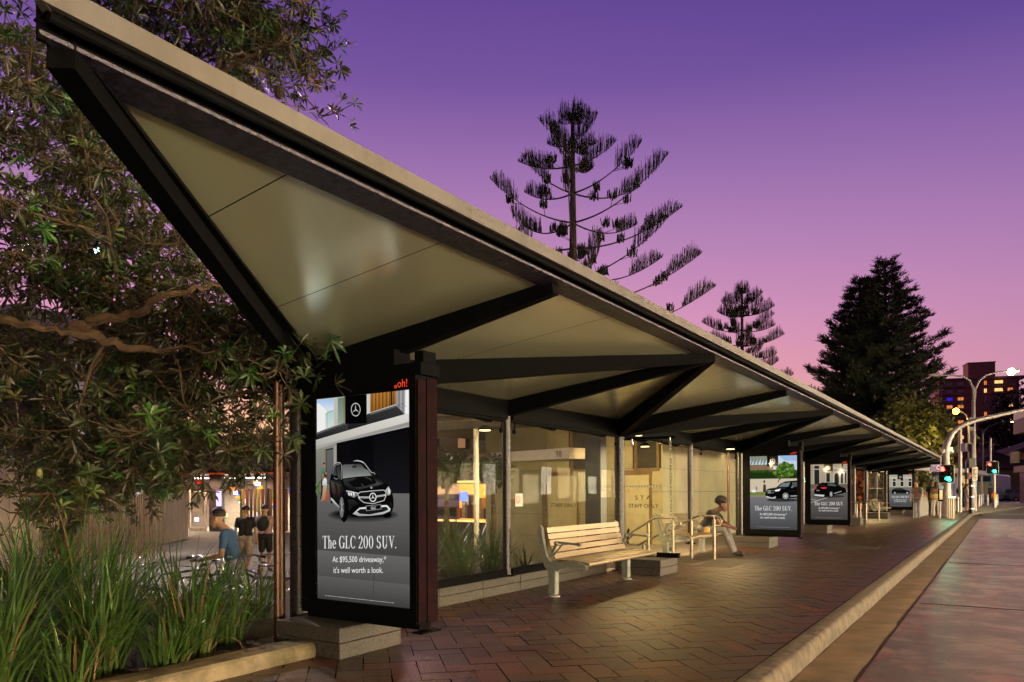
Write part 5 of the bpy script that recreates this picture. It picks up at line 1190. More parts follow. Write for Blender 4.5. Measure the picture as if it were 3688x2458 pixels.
# fallen leaves on the paving, the edging and the bed
b = MB(); r8 = random.Random(8)
for q in range(230):
    x, y = (r8.uniform(-5.3, -2.2), r8.uniform(1.8, 9)) if q % 2 else (r8.uniform(-6.4, -4.95), r8.uniform(1.4, 4.3))
    if -5.13 < x < -4.34 and 4.0 < y < 4.9: continue
    z = .012 if x > -4.6 else (.128 if x > -4.92 and y < 4.05 else .05 if y < 4.1 else .014); a = r8.random() * 6.28; L = r8.uniform(.04, .1); w_ = L * .25; c, s_ = math.cos(a), math.sin(a)
    b.add([(x, y, z), (x + c * L * .5 - s_ * w_, y + s_ * L * .5 + c * w_, z + .008), (x + c * L, y + s_ * L, z + .003), (x + c * L * .5 + s_ * w_, y + s_ * L * .5 - c * w_, z + .006)], [(0, 1, 2, 3)])
o = b.build('leaf_litter', M('dead_leaf', (.10, .055, .02), rough=.7, c2=(.2, .12, .05), scale=2)); tag(o, 'brown fallen leaves scattered on the paving and the bed near the nearest panel', 'leaf litter', kind='stuff')
# ------------------------------------------------------------------ people
SKIN = M('skin', (.42, .24, .16), rough=.55, var=.06); HAIR = M('hair_dark', (.015, .01, .008), rough=.6); SHOE = M('shoe', (.02, .018, .018), rough=.5)
def cloth(name, c, r=.85): return M('cloth_' + name, c, rough=r, var=.22, scale=14, bump=.3, bscale=60)
def _caps(a, b, ra, rb, n=12, k=5):
    a, b = Vector(a), Vector(b); d = b - a
    if d.length < 1e-4: d = Vector((0, 0, .0005)); b = a + d
    L = d.length; d.normalize(); pr = []
    for i in range(k + 1): t = math.pi / 2 * i / k; pr.append((max(.0004, ra * math.sin(t)), -ra * math.cos(t)))
    for i in range(k + 1): t = math.pi / 2 * i / k; pr.append((max(.0004, rb * math.cos(t)), L + rb * math.sin(t)))
    m = MB(); m.lathe(a, pr, n, None, d); return m.v, m.f
def human(name, label, loc, rz, J, C, vox=.013, height=1.75, hair='short', bag=None, grp=None, skirt=None, sleeves='short', long_hair=0):
    """J: joints; C: colours by group; one continuous remeshed body"""
    o = thing(name, label, 'person', loc, rz, grp); S = height / 1.75
    j = dict(hip=(0, 0, .94), neck=(0, -.01, 1.47), head=(0, .03, 1.63), sl=(-.19, 0, 1.40), sr=(.19, 0, 1.40), el=(-.25, -.02, 1.12), er=(.25, -.02, 1.12), hl=(-.25, .08, .87), hr=(.25, .08, .87),
             kl=(-.10, .03, .50), kr=(.10, .03, .50), al=(-.10, -.02, .09), ar=(.10, -.02, .09), fl=(-.12, .13, .035), fr=(.12, .13, .035), face=(0, 1, 0))
    j.update(J); V = {k: Vector(v) * S if k != 'face' else Vector(v).normalized() for k, v in j.items()}
    cap = []; hip, nk, hd = V['hip'], V['neck'], V['head']; w = (V['sr'] - V['sl']).normalized(); F = V['face']
    def c(g, a, b, ra, rb=None): cap.append((g, Vector(a), Vector(b), ra * S, (rb or ra) * S))
    sp = nk - hip; top, bot = 'top', 'bottom'
    c(bot, hip - w * .08 * S, hip + w * .08 * S, .115); mid = hip + sp * .42; ch = hip + sp * .74
    for sg in (-1, 1):
        c(top, hip + sp * .12 + w * .07 * S * sg, mid + w * .055 * S * sg, .108, .10); c(top, mid + w * .055 * S * sg, ch + w * .085 * S * sg, .10, .108)
    c(top, ch - w * .1 * S, ch + w * .1 * S, .105); c(top, V['sl'] + w * .03 * S, V['sr'] - w * .03 * S, .062); c('skin', nk - sp.normalized() * .03 * S, hd - Vector((0, 0, .05)) * S, .052, .05)
    c('head', hd + UP * .025 * S - F * .015 * S, hd + UP * .02 * S + F * .012 * S, .088, .08); c('skin', hd + F * .03 * S - UP * .02 * S, hd + F * .045 * S - UP * .075 * S, .068, .036)
    c('skin', hd + F * .09 * S + UP * .015 * S, hd + F * .113 * S - UP * .022 * S, .011, .015)
    c('skin', hd + F * .082 * S - UP * .052 * S - w * .015 * S, hd + F * .082 * S - UP * .052 * S + w * .015 * S, .011)
    for sg in (-1, 1): c('skin', hd + w * .083 * S * sg + UP * .01 * S, hd + w * .086 * S * sg - UP * .025 * S, .016, .012)
    for s_, e_, h_, sg in (('sl', 'el', 'hl', -1), ('sr', 'er', 'hr', 1)):
        a, e, h = V[s_], V[e_], V[h_]; m = a.lerp(e, .62)
        c(top, a, m, .058, .052); c('skin' if sleeves == 'short' else top, m, e, .045, .04); c('skin' if sleeves == 'short' else top, e, h, .042, .028)
        hdv = (h - e).normalized(); p = h + hdv * .055 * S; c('skin', h, p, .03, .034)
        sd = hdv.cross(F if abs(hdv.dot(F)) < .8 else UP); sd = sd.normalized() if sd.length > .1 else Vector((1, 0, 0))
        cu = (F * .5 - UP * .3)
        for q in range(4):
            b0 = p + sd * (.021 * (q - 1.5)) * S; Lf = (.062, .072, .068, .052)[q] * S; k1 = b0 + hdv * Lf * .6; k2 = k1 + (hdv * .7 + cu * .6).normalized() * Lf * .55; c('skin', b0, k1, .011, .010); c('skin', k1, k2, .010, .009)
        c('skin', h + hdv * .02 * S - sd * .025 * S, h + hdv * .06 * S - sd * .055 * S + F * .01 * S, .014, .011)
    for k_, a_, f_, sg in (('kl', 'al', 'fl', -1), ('kr', 'ar', 'fr', 1)):
        hp = hip + w * .095 * S * sg - UP * .02 * S; k, a, f = V[k_], V[a_], V[f_]
        leg = 'leg' if skirt or C.get('short') else bot
        if C.get('short'): c(bot, hp, hp.lerp(k, .85), .095, .085); c('skin', hp.lerp(k, .8), k, .06, .055)
        else: c('skin' if skirt else bot, hp, k, .092, .062)
        c('skin' if (skirt or C.get('short')) else bot, k, a, .058, .038 if (skirt or C.get('short')) else .052)
        c('shoe', a - UP * .03 * S, f, .042, .036)
    if skirt:
        z = skirt; t = hip + UP * .05 * S
        for sg in (-1, 0, 1): c(bot, t + w * .06 * S * sg, Vector((hip.x, hip.y, z * S)) + w * .11 * S * sg, .11, .12)
    vs, fs = [], []
    for g, a, b, ra, rb_2 in cap:
        v, f = _caps(a, b, ra, rb_2); k = len(vs); vs += v; fs += [tuple(i + k for i in q) for q in f]
    me = bpy.data.meshes.new('t'); me.from_pydata(vs, [], fs); t = bpy.data.objects.new('t', me); col.objects.link(t)
    md = t.modifiers.new('r', 'REMESH'); md.mode = 'VOXEL'; md.voxel_size = vox; md.use_smooth_shade = True
    sm = t.modifiers.new('s', 'SMOOTH'); sm.factor = .5; sm.iterations = 3
    dg = bpy.context.evaluated_depsgraph_get(); m2 = bpy.data.meshes.new_from_object(t.evaluated_get(dg)); bpy.data.objects.remove(t)
    gs = ['skin', 'top', 'bottom', 'shoe']; mats = [C.get('skin', SKIN), C['top'], C['bottom'], C.get('shoe', SHOE)]
    for m in mats: m2.materials.append(m)
    for p in m2.polygons:
        best = 9; g0 = 'skin'
        for g, a, b, ra, rb_2 in cap:
            d = b - a; t_ = 0 if d.length < 1e-6 else max(0, min(1, (p.center - a).dot(d) / d.length_squared)); dd = (p.center - a - d * t_).length - (ra + (rb_2 - ra) * t_)
            if dd < best: best = dd; g0 = g
        p.material_index = gs.index({'head': 'skin', 'leg': 'skin'}.get(g0, g0)); p.use_smooth = True
    m2.name = 'body'; bo = bpy.data.objects.new('body', m2); col.objects.link(bo); bo.parent = o
    b = MB(); hc = hd + UP * .035 * S - F * .022 * S; r = random.Random(len(label)); n = 12
    vv = []; ff = []
    for i in range(n + 1):
        for k in range(16):
            th, ph = math.pi * i / n, 6.283 * k / 16; d = Vector((math.sin(th) * math.cos(ph), math.sin(th) * math.sin(ph), math.cos(th)))
            rr = .105 * S * (1 + .06 * noise.noise(d * 5)); q = hc + Vector((d.x * rr, d.y * rr, d.z * rr * .98))
            fr_ = (q - hc).dot(F)
            if fr_ > .045 * S and d.z < .45: q = hc + d * .05 * S
            if d.z < -.35: q = hc + d * .06 * S
            vv.append(q)
    for i in range(n):
        for k in range(16): ff.append((i * 16 + k, i * 16 + (k + 1) % 16, (i + 1) * 16 + (k + 1) % 16, (i + 1) * 16 + k))
    b.add(vv, ff)
    if long_hair:
        bk = hc - F * .05 * S; b.tube([bk + UP * .03, bk - F * .03 - UP * .12 * S, bk - F * .03 - UP * long_hair * S], [.085 * S, .08 * S, .03 * S], 12)
    if hair == 'bun': b.ball(hc - F * .06 * S + UP * .1 * S, .055 * S, 8)
    if hair == 'curly':
        for _ in range(70):
            d = Vector((r.gauss(0, 1), r.gauss(0, 1), abs(r.gauss(0, 1)))).normalized(); b.ball(hc + d * .1 * S - F * .025 * S + UP * .01, .042 * S, 6)
    b.build('hair', C.get('hair', HAIR), o, smooth=True)
    if bag:
        b = MB(); c0 = ch - F * .19 * S - UP * .06 * S; b.ball(c0, .17 * S, 10, None, 1.25); b.tube([V['sr'] + UP * .06 - w * .06, c0 + w * .1 + F * .05], .018, 6); b.tube([V['sl'] + UP * .06 + w * .06, c0 - w * .1 + F * .05], .018, 6); b.build('backpack', bag, o, smooth=True)
    return o
def face_to(p, dx, dy): return math.atan2(dy, dx) - math.pi / 2
jean = cloth('pale_grey', (.17, .165, .175)); blk = cloth('black', (.014, .013, .014)); wht = cloth('white', (.5, .46, .42))
# the one sitting on the second bench, bent over
human('seated_person', 'person in black top and pale trousers sitting bent forward on the second bench', (-5.22, 15.15, 0), R(-90), dict(hip=(0, .0, .53), neck=(.02, .26, .93), head=(.03, .42, 1.02), face=(0, .75, -.6), sl=(-.18, .2, .88), sr=(.2, .2, .88), el=(-.2, .38, .66), er=(.22, .38, .66), hl=(-.06, .58, .58), hr=(.06, .58, .58),
      kl=(-.12, .46, .52), kr=(.14, .46, .52), al=(-.08, .62, .09), ar=(.16, .68, .09), fl=(-.08, .8, .035), fr=(.18, .86, .035)), dict(top=blk, bottom=jean, skin=M('skin_tan', (.13, .065, .042), rough=.6)), hair='curly')
b = MB(); b.box(-.05, .05, -.04, .04, 0, .1, bev=.01); x = b.build('paper_cup', M('cup', (.5, .3, .06), rough=.5)); x.location = (-5.0, 14.72, .475); tag(x, 'small yellow paper box on the second bench beside the seated person', 'box')
# man in the blue shirt by the bicycles
p = G(790, 2110, -.75); p = P(838, 1900, 10.8); PZ = -.75
human('man_in_blue', 'man in blue T-shirt and pale shorts leaning over a bicycle at the left', (p.x, p.y, PZ), math.atan2(RT.y, RT.x) + R(100), dict(hip=(0, -.02, 1.0), neck=(0, .09, 1.51), head=(0, .21, 1.64), face=(0, .8, -.6), sl=(-.2, .07, 1.43), sr=(.2, .07, 1.43), el=(-.27, .10, 1.14), er=(.28, .08, 1.14), hl=(-.14, .36, 1.08), hr=(.12, .36, 1.09), kl=(-.1, .02, .52), kr=(.12, .05, .52)),
      dict(top=cloth('blue', (.05, .11, .24)), bottom=cloth('shorts_grey', (.26, .25, .3)), short=1), vox=.011, height=1.82)
bpy.data.objects['man_in_blue'].name = 'person'
p = P(884, 1900, 18.5); human('person', 'person in dark T-shirt and pale shorts walking away toward the shop doors', (p.x, p.y, PZ), math.atan2(FW.y, FW.x) - R(90), dict(kl=(-.1, .12, .5), al=(-.1, .16, .1), fl=(-.1, .3, .04), kr=(.1, -.02, .48), ar=(.1, -.24, .13), fr=(.1, -.14, .05)), dict(top=blk, bottom=cloth('beige', (.4, .32, .24)), short=1), vox=.02, bag=None)
p = P(955, 1900, 19.5); human('person', 'person with black backpack walking away beside the mosaic strips', (p.x, p.y, PZ), math.atan2(FW.y, FW.x) - R(90), {}, dict(top=cloth('pink', (.4, .25, .27)), bottom=blk, short=1), vox=.02, bag=blk)
# far group under the signal
def far(px, py, label, C, rz=0., **k):
    q = G(px, py, 0); return human('person', label, (q.x, q.y, 0), rz, k.pop('J', {}), C, vox=.03, **k)
far(3357, 1862, 'person in black with a black backpack, left of the woman in white trousers', dict(top=blk, bottom=blk), R(200), bag=blk, height=1.78)
far(3372, 1864, 'woman with white trousers and straw bag standing at the bus stop post', dict(top=cloth('brown', (.12, .06, .04)), bottom=wht), R(20), height=1.68, long_hair=.25)
b = MB(); q = G(3372, 1864, 0) ; b.ball((q.x, q.y - .22, .98), .2, 8, None, .8); tag(b.build('straw_bag', M('straw', (.5, .38, .15), rough=.8), smooth=True), 'round straw coloured bag on the back of the woman in white trousers', 'bag')
far(3382, 1858, 'tall person in black standing right of the woman in white trousers', dict(top=blk, bottom=blk), R(160), height=1.86)
far(3302, 1868, 'blurred person in grey jeans left of the bus stop railing', dict(top=cloth('dull', (.1, .06, .05)), bottom=cloth('jeans', (.14, .14, .17))), R(150), height=1.72)
far(3418, 1858, 'person in grey cardigan sitting behind the steel rail posts', dict(top=cloth('grey', (.2, .2, .19)), bottom=blk, hair=M('hair_fair', (.35, .24, .12), rough=.7)), R(120), J=dict(), height=1.62, sleeves='long')
far(3466, 1841, 'woman in long dark dress with black backpack at the kerb corner', dict(top=cloth('darkgreen', (.015, .04, .03)), bottom=cloth('darkgreen2', (.012, .02, .02)), shoe=wht), R(-60), skirt=.35, bag=blk, height=1.7, long_hair=.2, sleeves='long')
far(3482, 1844, 'woman in loose white top and bare legs at the kerb corner', dict(top=cloth('cream', (.5, .42, .42)), bottom=cloth('cream2', (.45, .38, .42))), R(-70), skirt=.72, height=1.66, long_hair=.2, sleeves='long')
far(3566, 1815, 'man in dark suit and white shirt near the farther signal', dict(top=cloth('navy', (.02, .022, .035)), bottom=blk), R(60), height=1.8, sleeves='long')
far(3592, 1806, 'person in black behind the farther signal pole', dict(top=blk, bottom=blk), R(60), height=1.72, sleeves='long')

# ------------------------------------------------------------------ bicycles
def bicycle(loc, rz, label, c):
    o = thing('bicycle', label, 'bicycle', loc, rz, 'bicycles parked at the left'); fm = M('bike_' + '%d%d%d' % tuple(int(x * 99) for x in c), c, rough=.3, var=.1, spec=.6); tm = M('tyre', (.012, .012, .012), rough=.7)
    for x in (-.52, .52):
        b = MB(); b.tube([(x + .33 * math.cos(a * math.pi / 12), 0, .35 + .33 * math.sin(a * math.pi / 12)) for a in range(25)], .017, 6, cap=False); w_ = b.build('wheel', tm, o, smooth=True)
        b = MB(); b.tube([(x + .3 * math.cos(a * math.pi / 12), 0, .35 + .3 * math.sin(a * math.pi / 12)) for a in range(25)], .008, 5, steel, cap=False)
        for a in range(14): b.tube([(x, .012 * (-1) ** a, .35), (x + .3 * math.cos(a * .449), 0, .35 + .3 * math.sin(a * .449))], .0015, 3, steel)
        b.tube([(x, -.05, .35), (x, .05, .35)], .02, 8, steel); b.build('rim', None, w_)
    b = MB(); A = (-.52, 0, .35); B_ = (-.08, 0, .30); C_ = (-.2, 0, .82); D_ = (.36, 0, .86); E_ = (.52, 0, .35); F_ = (.38, 0, .74)
    for a, c_, r_ in ((A, B_, .012), (A, C_, .011), (B_, C_, .017), (B_, F_, .02), (C_, D_, .016), (D_, F_, .02), (F_, E_, .013)): b.tube([a, c_], r_, 8)
    b.build('frame', fm, o, smooth=True)
    b = MB(); b.tube([D_, (.33, 0, 1.0)], .014, 8); b.tube([(.2, -.28, 1.02), (.3, -.2, 1.04), (.36, -.05, 1.01), (.36, .05, 1.01), (.3, .2, 1.04), (.2, .28, 1.02)], .013, 8); b.build('handlebar', steel, o, smooth=True)
    b = MB(); b.tube([(.21, -.26, 1.02), (.14, -.3, 1.01)], .02, 8); b.tube([(.21, .26, 1.02), (.14, .3, 1.01)], .02, 8); b.build('grip', tm, o)
    b = MB(); b.tube([C_, (-.22, 0, .95)], .012, 6); b.add([(-.36, -.07, .97), (-.36, .07, .97), (-.2, .06, .98), (-.04, .015, .96), (-.04, -.015, .96), (-.2, -.06, .98), (-.3, 0, 1.0), (-.1, 0, .98)], [(0, 1, 6), (1, 2, 7, 6), (2, 3, 7), (3, 4, 7), (4, 5, 7), (5, 0, 6, 7)]); b.build('saddle', tm, o)
    b = MB(); b.lathe((-.08, -.03, .3), [(.09, 0), (.09, .01)], 14, steel, (0, -1, 0)); b.tube([(-.08, -.06, .3), (.04, -.06, .18)], .01, 6); b.tube([(-.08, .04, .3), (-.2, .04, .42)], .01, 6); b.build('crank', steel, o)
    return o
az = math.atan2(RT.y, RT.x)
for px, d, rz, lb, c in ((640, 10.4, .5, 'dark blue bicycle left of the man in the blue shirt', (.02, .03, .12)), (705, 9.9, .15, 'black bicycle handled by the man in the blue shirt', (.02, .02, .025)), (905, 10.5, 2.4, 'purple bicycle right of the man in the blue shirt', (.22, .08, .3)), (965, 11.3, -.6, 'orange bicycle next to the copper pipes', (.3, .1, .03)), (110, 11.0, .1, 'dark bicycle at the far left before the pale wall', (.02, .02, .02))):
    p = P(px, 1900, d); bicycle((p.x, p.y, PZ + .12), az + rz, lb, c)
b = MB(); p = P(900, 1900, 9.6)
for q in range(2):
    u = RT * (q * .55); b.tube([p + u - UP * (p.z + .75), Vector((p.x, p.y, .1)) + u, Vector((p.x, p.y, .22)) + u + RT * .08, Vector((p.x, p.y, .22)) + u + RT * .36, Vector((p.x, p.y, .1)) + u + RT * .44, p + u + RT * .44 - UP * (p.z + .75)], .025, 8)
tag(b.build('bicycle_rack', steel_d, smooth=True), 'bent steel tube bicycle rack behind the grass left of the copper pipes', 'bicycle rack')
# ------------------------------------------------------------------ the far corner: signals, lamps, buildings, cars
galv = M('galvanised', (.30, .27, .27), rough=.45, metal=.5, var=.15, scale=6)
def disc(b, p, d, r, n=16, m=None, h=.01): b.lathe(p, [(r, 0), (r, h)], n, m, d)
red_l, grn_l = E('signal_red', (1, .25, .2), 14), E('signal_green', (.2, 1, .78), 14)
DV = -FW
def signal_board(o, c, w, h, s=1.):
    """board square to the camera's road, two columns of lanterns; upper left red and lower right green lit"""
    t = Vector((-.25, -1, 0)).normalized(); sd = Vector((1, -.25, 0)).normalized()
    b = MB(); a = c - sd * w / 2 - UP * h / 2; r_ = .1 * s; pts = []
    for cx_, cz_, a0 in ((r_, r_, 180), (w - r_, r_, 270), (w - r_, h - r_, 0), (r_, h - r_, 90)):
        for q in range(5): g = R(a0 + q * 22.5); pts.append(a + sd * (cx_ + r_ * math.cos(g)) + UP * (cz_ + r_ * math.sin(g)))
    b.prism(pts, t * .03); f = b.build('board', M('signal_black', (.008, .008, .008), rough=.5), o)
    b = MB(); P2 = pts + [pts[0]]; b.tube([q + t * .03 for q in P2], .016, 5, cap=False); b.build('board_edge', M('edge_white', (.6, .6, .58), rough=.5), f)
    for i, cx_ in enumerate((.30, .70)):
        for k, cz_ in enumerate((.78, .5, .22)):
            p = a + sd * w * cx_ + UP * h * cz_ + t * .031; lit = (i == 0 and k == 0) or (i == 1 and k == 2)
            b = MB(); disc(b, p, t, .105 * s, m=(red_l if k == 0 else grn_l) if lit else M('lens_dark', (.02, .015, .015), rough=.15), h=.02)
            ln = b.build('lens', None, f); b = MB(); n = 14; vs = []
            for q in range(n + 1):
                g = R(-20 + 220 * q / n); v = sd * math.cos(g) * .12 * s + UP * math.sin(g) * .12 * s; vs += [p + v, p + v + t * .2 * s]
            b.add(vs, [(2 * q, 2 * q + 1, 2 * q + 3, 2 * q + 2) for q in range(n)]); b.build('visor', M('signal_black', (.008, .008, .008)), f)
            if lit:
                l = bpy.data.lights.new('signal_light', 'SPOT'); l.energy = 70 if k else 60; l.color = (1, .06, .03) if k == 0 else (.02, 1, .6); l.spot_size = R(150); l.shadow_soft_size = .1
                lo = bpy.data.objects.new('signal_light', l); col.objects.link(lo); lo.location = p + t * .1; lo.rotation_euler = t.to_track_quat('-Z', 'Y').to_euler(); lo.parent = f
# near mast with the curved outreach
base = G(3410, 1864, 0); d0 = (base - CAM).dot(FW)
def at(px, py): return P(px, py, d0)
o = thing('signal_mast', 'big curved grey signal mast with red and green lights at the shelter end', 'traffic signal', (0, 0, 0))
b = MB(); e = at(3700, 1473)
b.tube([base, at(3409, 1720), at(3406, 1640), at(3408, 1610), at(3416, 1585), at(3430, 1560), at(3450, 1541), at(3480, 1526), at(3520, 1513), at(3600, 1495), e, at(3790, 1460)], [.2, .17, .16, .15, .14, .13, .125, .12, .115, .1, .09, .08], 12)
b.build('mast', galv, o, smooth=True)
signal_board(o, at(3414, 1708) + Vector((-.05, -.32, 0)), .68, .86)
b = MB(); 
for sx in (-1, 1): b.ball(at(3410 + sx * 14, 1626), .13, 8); b.tube([at(3410, 1616), at(3410 + sx * 12, 1620)], .04, 6)
b.build('camera_dome', M('camera_white', (.5, .48, .48), rough=.4), o, smooth=True)
b = MB(); b.ball(at(3417, 1617) + DV * .2, .05, 8); b.build('small_lamp', E('small_lamp', (1, .85, .55), 25), o)
# second signal
base2 = G(3581, 1829, 0); d2 = (base2 - CAM).dot(FW)
def at2(px, py): return P(px, py, d2)
o = thing('signal_post', 'farther slim signal post with red and green lights and an orange band', 'traffic signal', (0, 0, 0))
b = MB(); b.tube([base2, at2(3580, 1660)], .11, 10); b.tube([at2(3568, 1665), at2(3568, 1580)], .07, 8); b.build('post', galv, o, smooth=True)
b = MB(); b.tube([at2(3580.5, 1797), at2(3580, 1776)], .125, 10); b.build('orange_band', M('orange_band', (.7, .3, .03), rough=.5), o)
signal_board(o, at2(3578, 1686) + Vector((-.05, -.25, 0)), .76, .9)
# tall double arm lamp, and two more lamps
q = G(3508, 1842, 0); dq = (q - CAM).dot(FW); zt = P(3508, 1440, dq).z
def arm(px, py, d, q_): v = P(px, py, d) - q_; return Vector((v.x, v.y, 0)), v
o = thing('street_lamp', 'tall double armed street lamp, left arm dark and right arm glowing, at the corner', 'street lamp', q, 0, 'street lamps')
pm = MATS['lamp_pole']; b = MB(); b.tube([(0, 0, 0), (0, 0, zt * .5), (0, 0, zt)], [.16, .12, .1], 10); b.build('pole', pm, o, smooth=True)
def lp(px, py, dd=0): return P(px, py, dq + dd) - q
for pts, lit in (([(3508, 1440), (3505, 1400), (3493, 1372), (3470, 1357), (3430, 1353), (3395, 1352)], 0), ([(3508, 1440), (3512, 1402), (3526, 1372), (3550, 1352), (3590, 1342), (3625, 1338)], 1)):
    b = MB(); b.tube([lp(*c_) for c_ in pts], [.08, .075, .07, .06, .05, .045], 8); b.build('arm', pm, o, smooth=True)
    b = MB(); b2 = MB(); dd = (lp(*pts[-1]) - lp(*pts[-2])).normalized(); lamp_head(b, b2, lp(*pts[-1]), dd, .8); b.build('lamp_head', pm, o)
    if lit: b2.ball(lp(3643, 1340), .22, 12)
    b2.build('lamp_lens', E('white_glow', (1, .93, .72), 60) if lit else pm, o)
    if lit: spot('lamp_light', lp(3640, 1345), 1500, (1, .75, .45), R(160), .5, .2, o)
b = MB(); b.box(-.2, .02, -.35, -.15, P(3500, 1540, dq).z, P(3500, 1506, dq).z); b.box(-.2, .02, -.35, -.15, P(3500, 1500, dq).z - .9, P(3500, 1500, dq).z - .45); b.build('control_box', M('pale_box', (.45, .43, .42), rough=.5), o)
o2 = street_lamp(G(3541, 1805, 0), 7.6, [((1, .1, 0), 2.6, 1.4, True), ((-1, 0, 0), 1.0, .9, False)], 'second street lamp with a white glow, in front of the apartment block', 900, (1, .8, .55), .09)
pp = P(3443, 1482, 60); pb = Vector((pp.x + .9, pp.y, 0))
o3 = thing('street_lamp', 'yellow glowing street lamp left of the tall double arm lamp', 'street lamp', pb, 0, 'street lamps')
b = MB(); b.tube([(0, 0, 0), (0, 0, pp.z - .8)], [.12, .08], 8); b.tube([(0, 0, pp.z - .9), (-.2, 0, pp.z - .3), (-.6, 0, pp.z), (-.9, 0, pp.z)], [.07, .06, .05, .05], 8); b.build('pole', galv, o3, smooth=True)
b = MB(); b.ball((-.9, -.0, pp.z), .24, 12); b.build('lamp_lens', E('yellow_glow', (1, .82, .12), 50), o3); spot('lamp_light', (-.9, 0, pp.z - .3), 1400, (1, .72, .2), R(165), .5, .2, o3)
for px, y0, y1, r_, lb in ((3458, 1546, 1846, .1, 'plain steel pole left of the tall lamp, no lamp on it'), (3482, 1660, 1842, .08, 'steel pole with a small round cap left of the black pole')):
    q2 = G(px, y1, 0); d_ = (q2 - CAM).dot(FW); b = MB(); b.tube([q2, P(px, y0, d_)], r_, 10); tag(b.build('pole', galv, smooth=True), lb, 'pole')
# black pole with the rear of a signal and notices
q2 = G(3499, 1851, 0); d_ = (q2 - CAM).dot(FW)
def a3(px, py, k=0): return P(px, py, d_ + k)
o = thing('equipment_pole', 'black service pole with dark signal backs, a grey box and a white notice', 'pole', (0, 0, 0))
b = MB(); b.tube([q2, a3(3500, 1600)], .14, 12, blackm); b.build('pole', None, o, smooth=True)
def card(o, nm, px0, px1, py0, py1, m, k=-.25, th=.04, fn=a3):
    b = MB(); A_, B_, C_, D_ = fn(px0, py1, k), fn(px1, py1, k), fn(px1, py0, k), fn(px0, py0, k); b.prism([A_, B_, C_, D_], FW * th); return b.build(nm, m, o)
card(o, 'grey_box', 3476, 3502, 1597, 1626, M('grey_box', (.16, .15, .17), rough=.5), .1, .4)
card(o, 'signal_back', 3491, 3514, 1651, 1686, M('signal_black', (.008, .008, .008)), -.3, .25); card(o, 'signal_back', 3484, 3500, 1703, 1726, M('signal_black', (.008, .008, .008)), -.3, .25)
card(o, 'red_lens', 3492, 3500, 1712, 1716, E('red_bar', (1, .2, .15), 2.5), -.36, .03)
nb_ = card(o, 'notice', 3501, 3521, 1683, 1732, M('notice_white', (.55, .52, .45), rough=.6), -.34, .03)
for q in range(8): card(nb_, 'notice_line', 3504, 3518 - q % 3 * 3, 1690 + q * 5, 1692 + q * 5, dark, -.36, .01)
for z in (.25, .9, 1.5):
    b = MB(); b.tube([q2 + UP * z, q2 + UP * (z + .06)], .15, 12); b.build('band', steel, o)
# stand letter sign hanging from the shelter end, timetable post
qC = G(3384, 1868, 0); dC = (qC - CAM).dot(FW)
def aC(px, py, k=0): return P(px, py, dC + k)
o = thing('stand_sign', 'purple stand sign with the letter C beside the near signal board', 'sign', (0, 0, 0)); o['label'] = 'purple stand sign with the letter C left of the near signal board'
card(o, 'sign_plate', 3353, 3390, 1673, 1699, M('sign_purple', (.07, .03, .22), rough=.4, var=.05), .3, .05, aC)
b = MB(); put_text(b, 'C', aC(3373, 1692, .26), RT, UP, .14, .2, M('sign_yellow', (.7, .6, .25), rough=.5)); put_text(b, 'Stand', aC(3356, 1680, .26), RT, UP, .2, .05, M('sign_pale', (.5, .5, .6))); b.build('lettering', None, o)
b = MB(); b.tube([aC(3388, 1672, .35), aC(3388, 1640, .35)], .025, 6); b.build('bracket', galv, o)
o = thing('timetable_post', 'slim bus stop post with a pale timetable case and a blue top', 'bus stop', (0, 0, 0)); o['label'] = 'slim bus stop post with a pale timetable and blue top'
b = MB(); b.tube([qC, aC(3389, 1755)], .045, 8); b.build('post', galv, o, smooth=True)
card(o, 'case', 3382, 3397, 1763, 1806, black, -.1, .08, aC); card(o, 'timetable', 3384, 3395, 1766, 1800, M('timetable', (.6, .55, .42), rough=.5), -.115, .01, aC)
card(o, 'blue_top', 3382, 3398, 1749, 1762, M('stop_blue', (.02, .12, .2), rough=.4), -.1, .08, aC)
# bollards
def bollard(proto=[None]):
    o = thing('bollard', 'b', 'bollard'); b = MB(); b.lathe((0, 0, 0), [(.085, 0), (.085, .86), (.08, .9), (.03, .91)], 16); b.build('post', steel_d, o, smooth=True)
    for z in (.66, .74): b = MB(); b.lathe((0, 0, z), [(.089, 0), (.089, .025)], 16); b.build('dark_ring', dark, o)
    return o
BG = 'steel bollards of the corner'; bl_ = [(3440, 1842, 'leftmost of the corner bollards, right of the near signal mast'), (3449, 1846, 'second bollard right of the near signal mast'), (3489, 1838, 'bollard right beside the woman in the white top'), (3525, 1825, 'left bollard of the pair between the black pole and far signal'), (3533, 1822, 'right bollard of the pair between the black pole and far signal'), (3540, 1814, 'farther bollard at the foot of the second lamp'), (3557, 1820, 'bollard at the feet of the man in the dark suit'), (3586, 1826, 'bright bollard just right of the farther signal post'), (3592, 1820, 'rightmost bollard behind the farther signal post')]
bp = bollard()
for i, (px, py, lb) in enumerate(bl_):
    q = G(px, py, 0)
    if i == 0: bp.location = q; bp['label'] = 'steel ' + lb; bp['group'] = BG
    else: dup(bp, q, 0, 'steel ' + lb, BG)
o = thing('leaning_rail', 'steel leaning rail on three posts at the foot of the near signal mast', 'rail', (0, 0, 0))
for px in (3418, 3425, 3433): q = G(px, 1869, 0); b = MB(); b.tube([q, q + UP * .95], .04, 8); b.build('post', rail_m, o, smooth=True)
b = MB(); b.bar(G(3414, 1869, 0) + UP * .98, G(3437, 1869, 0) + UP * .98, .2, .05); b.build('top_rail', steel, o)
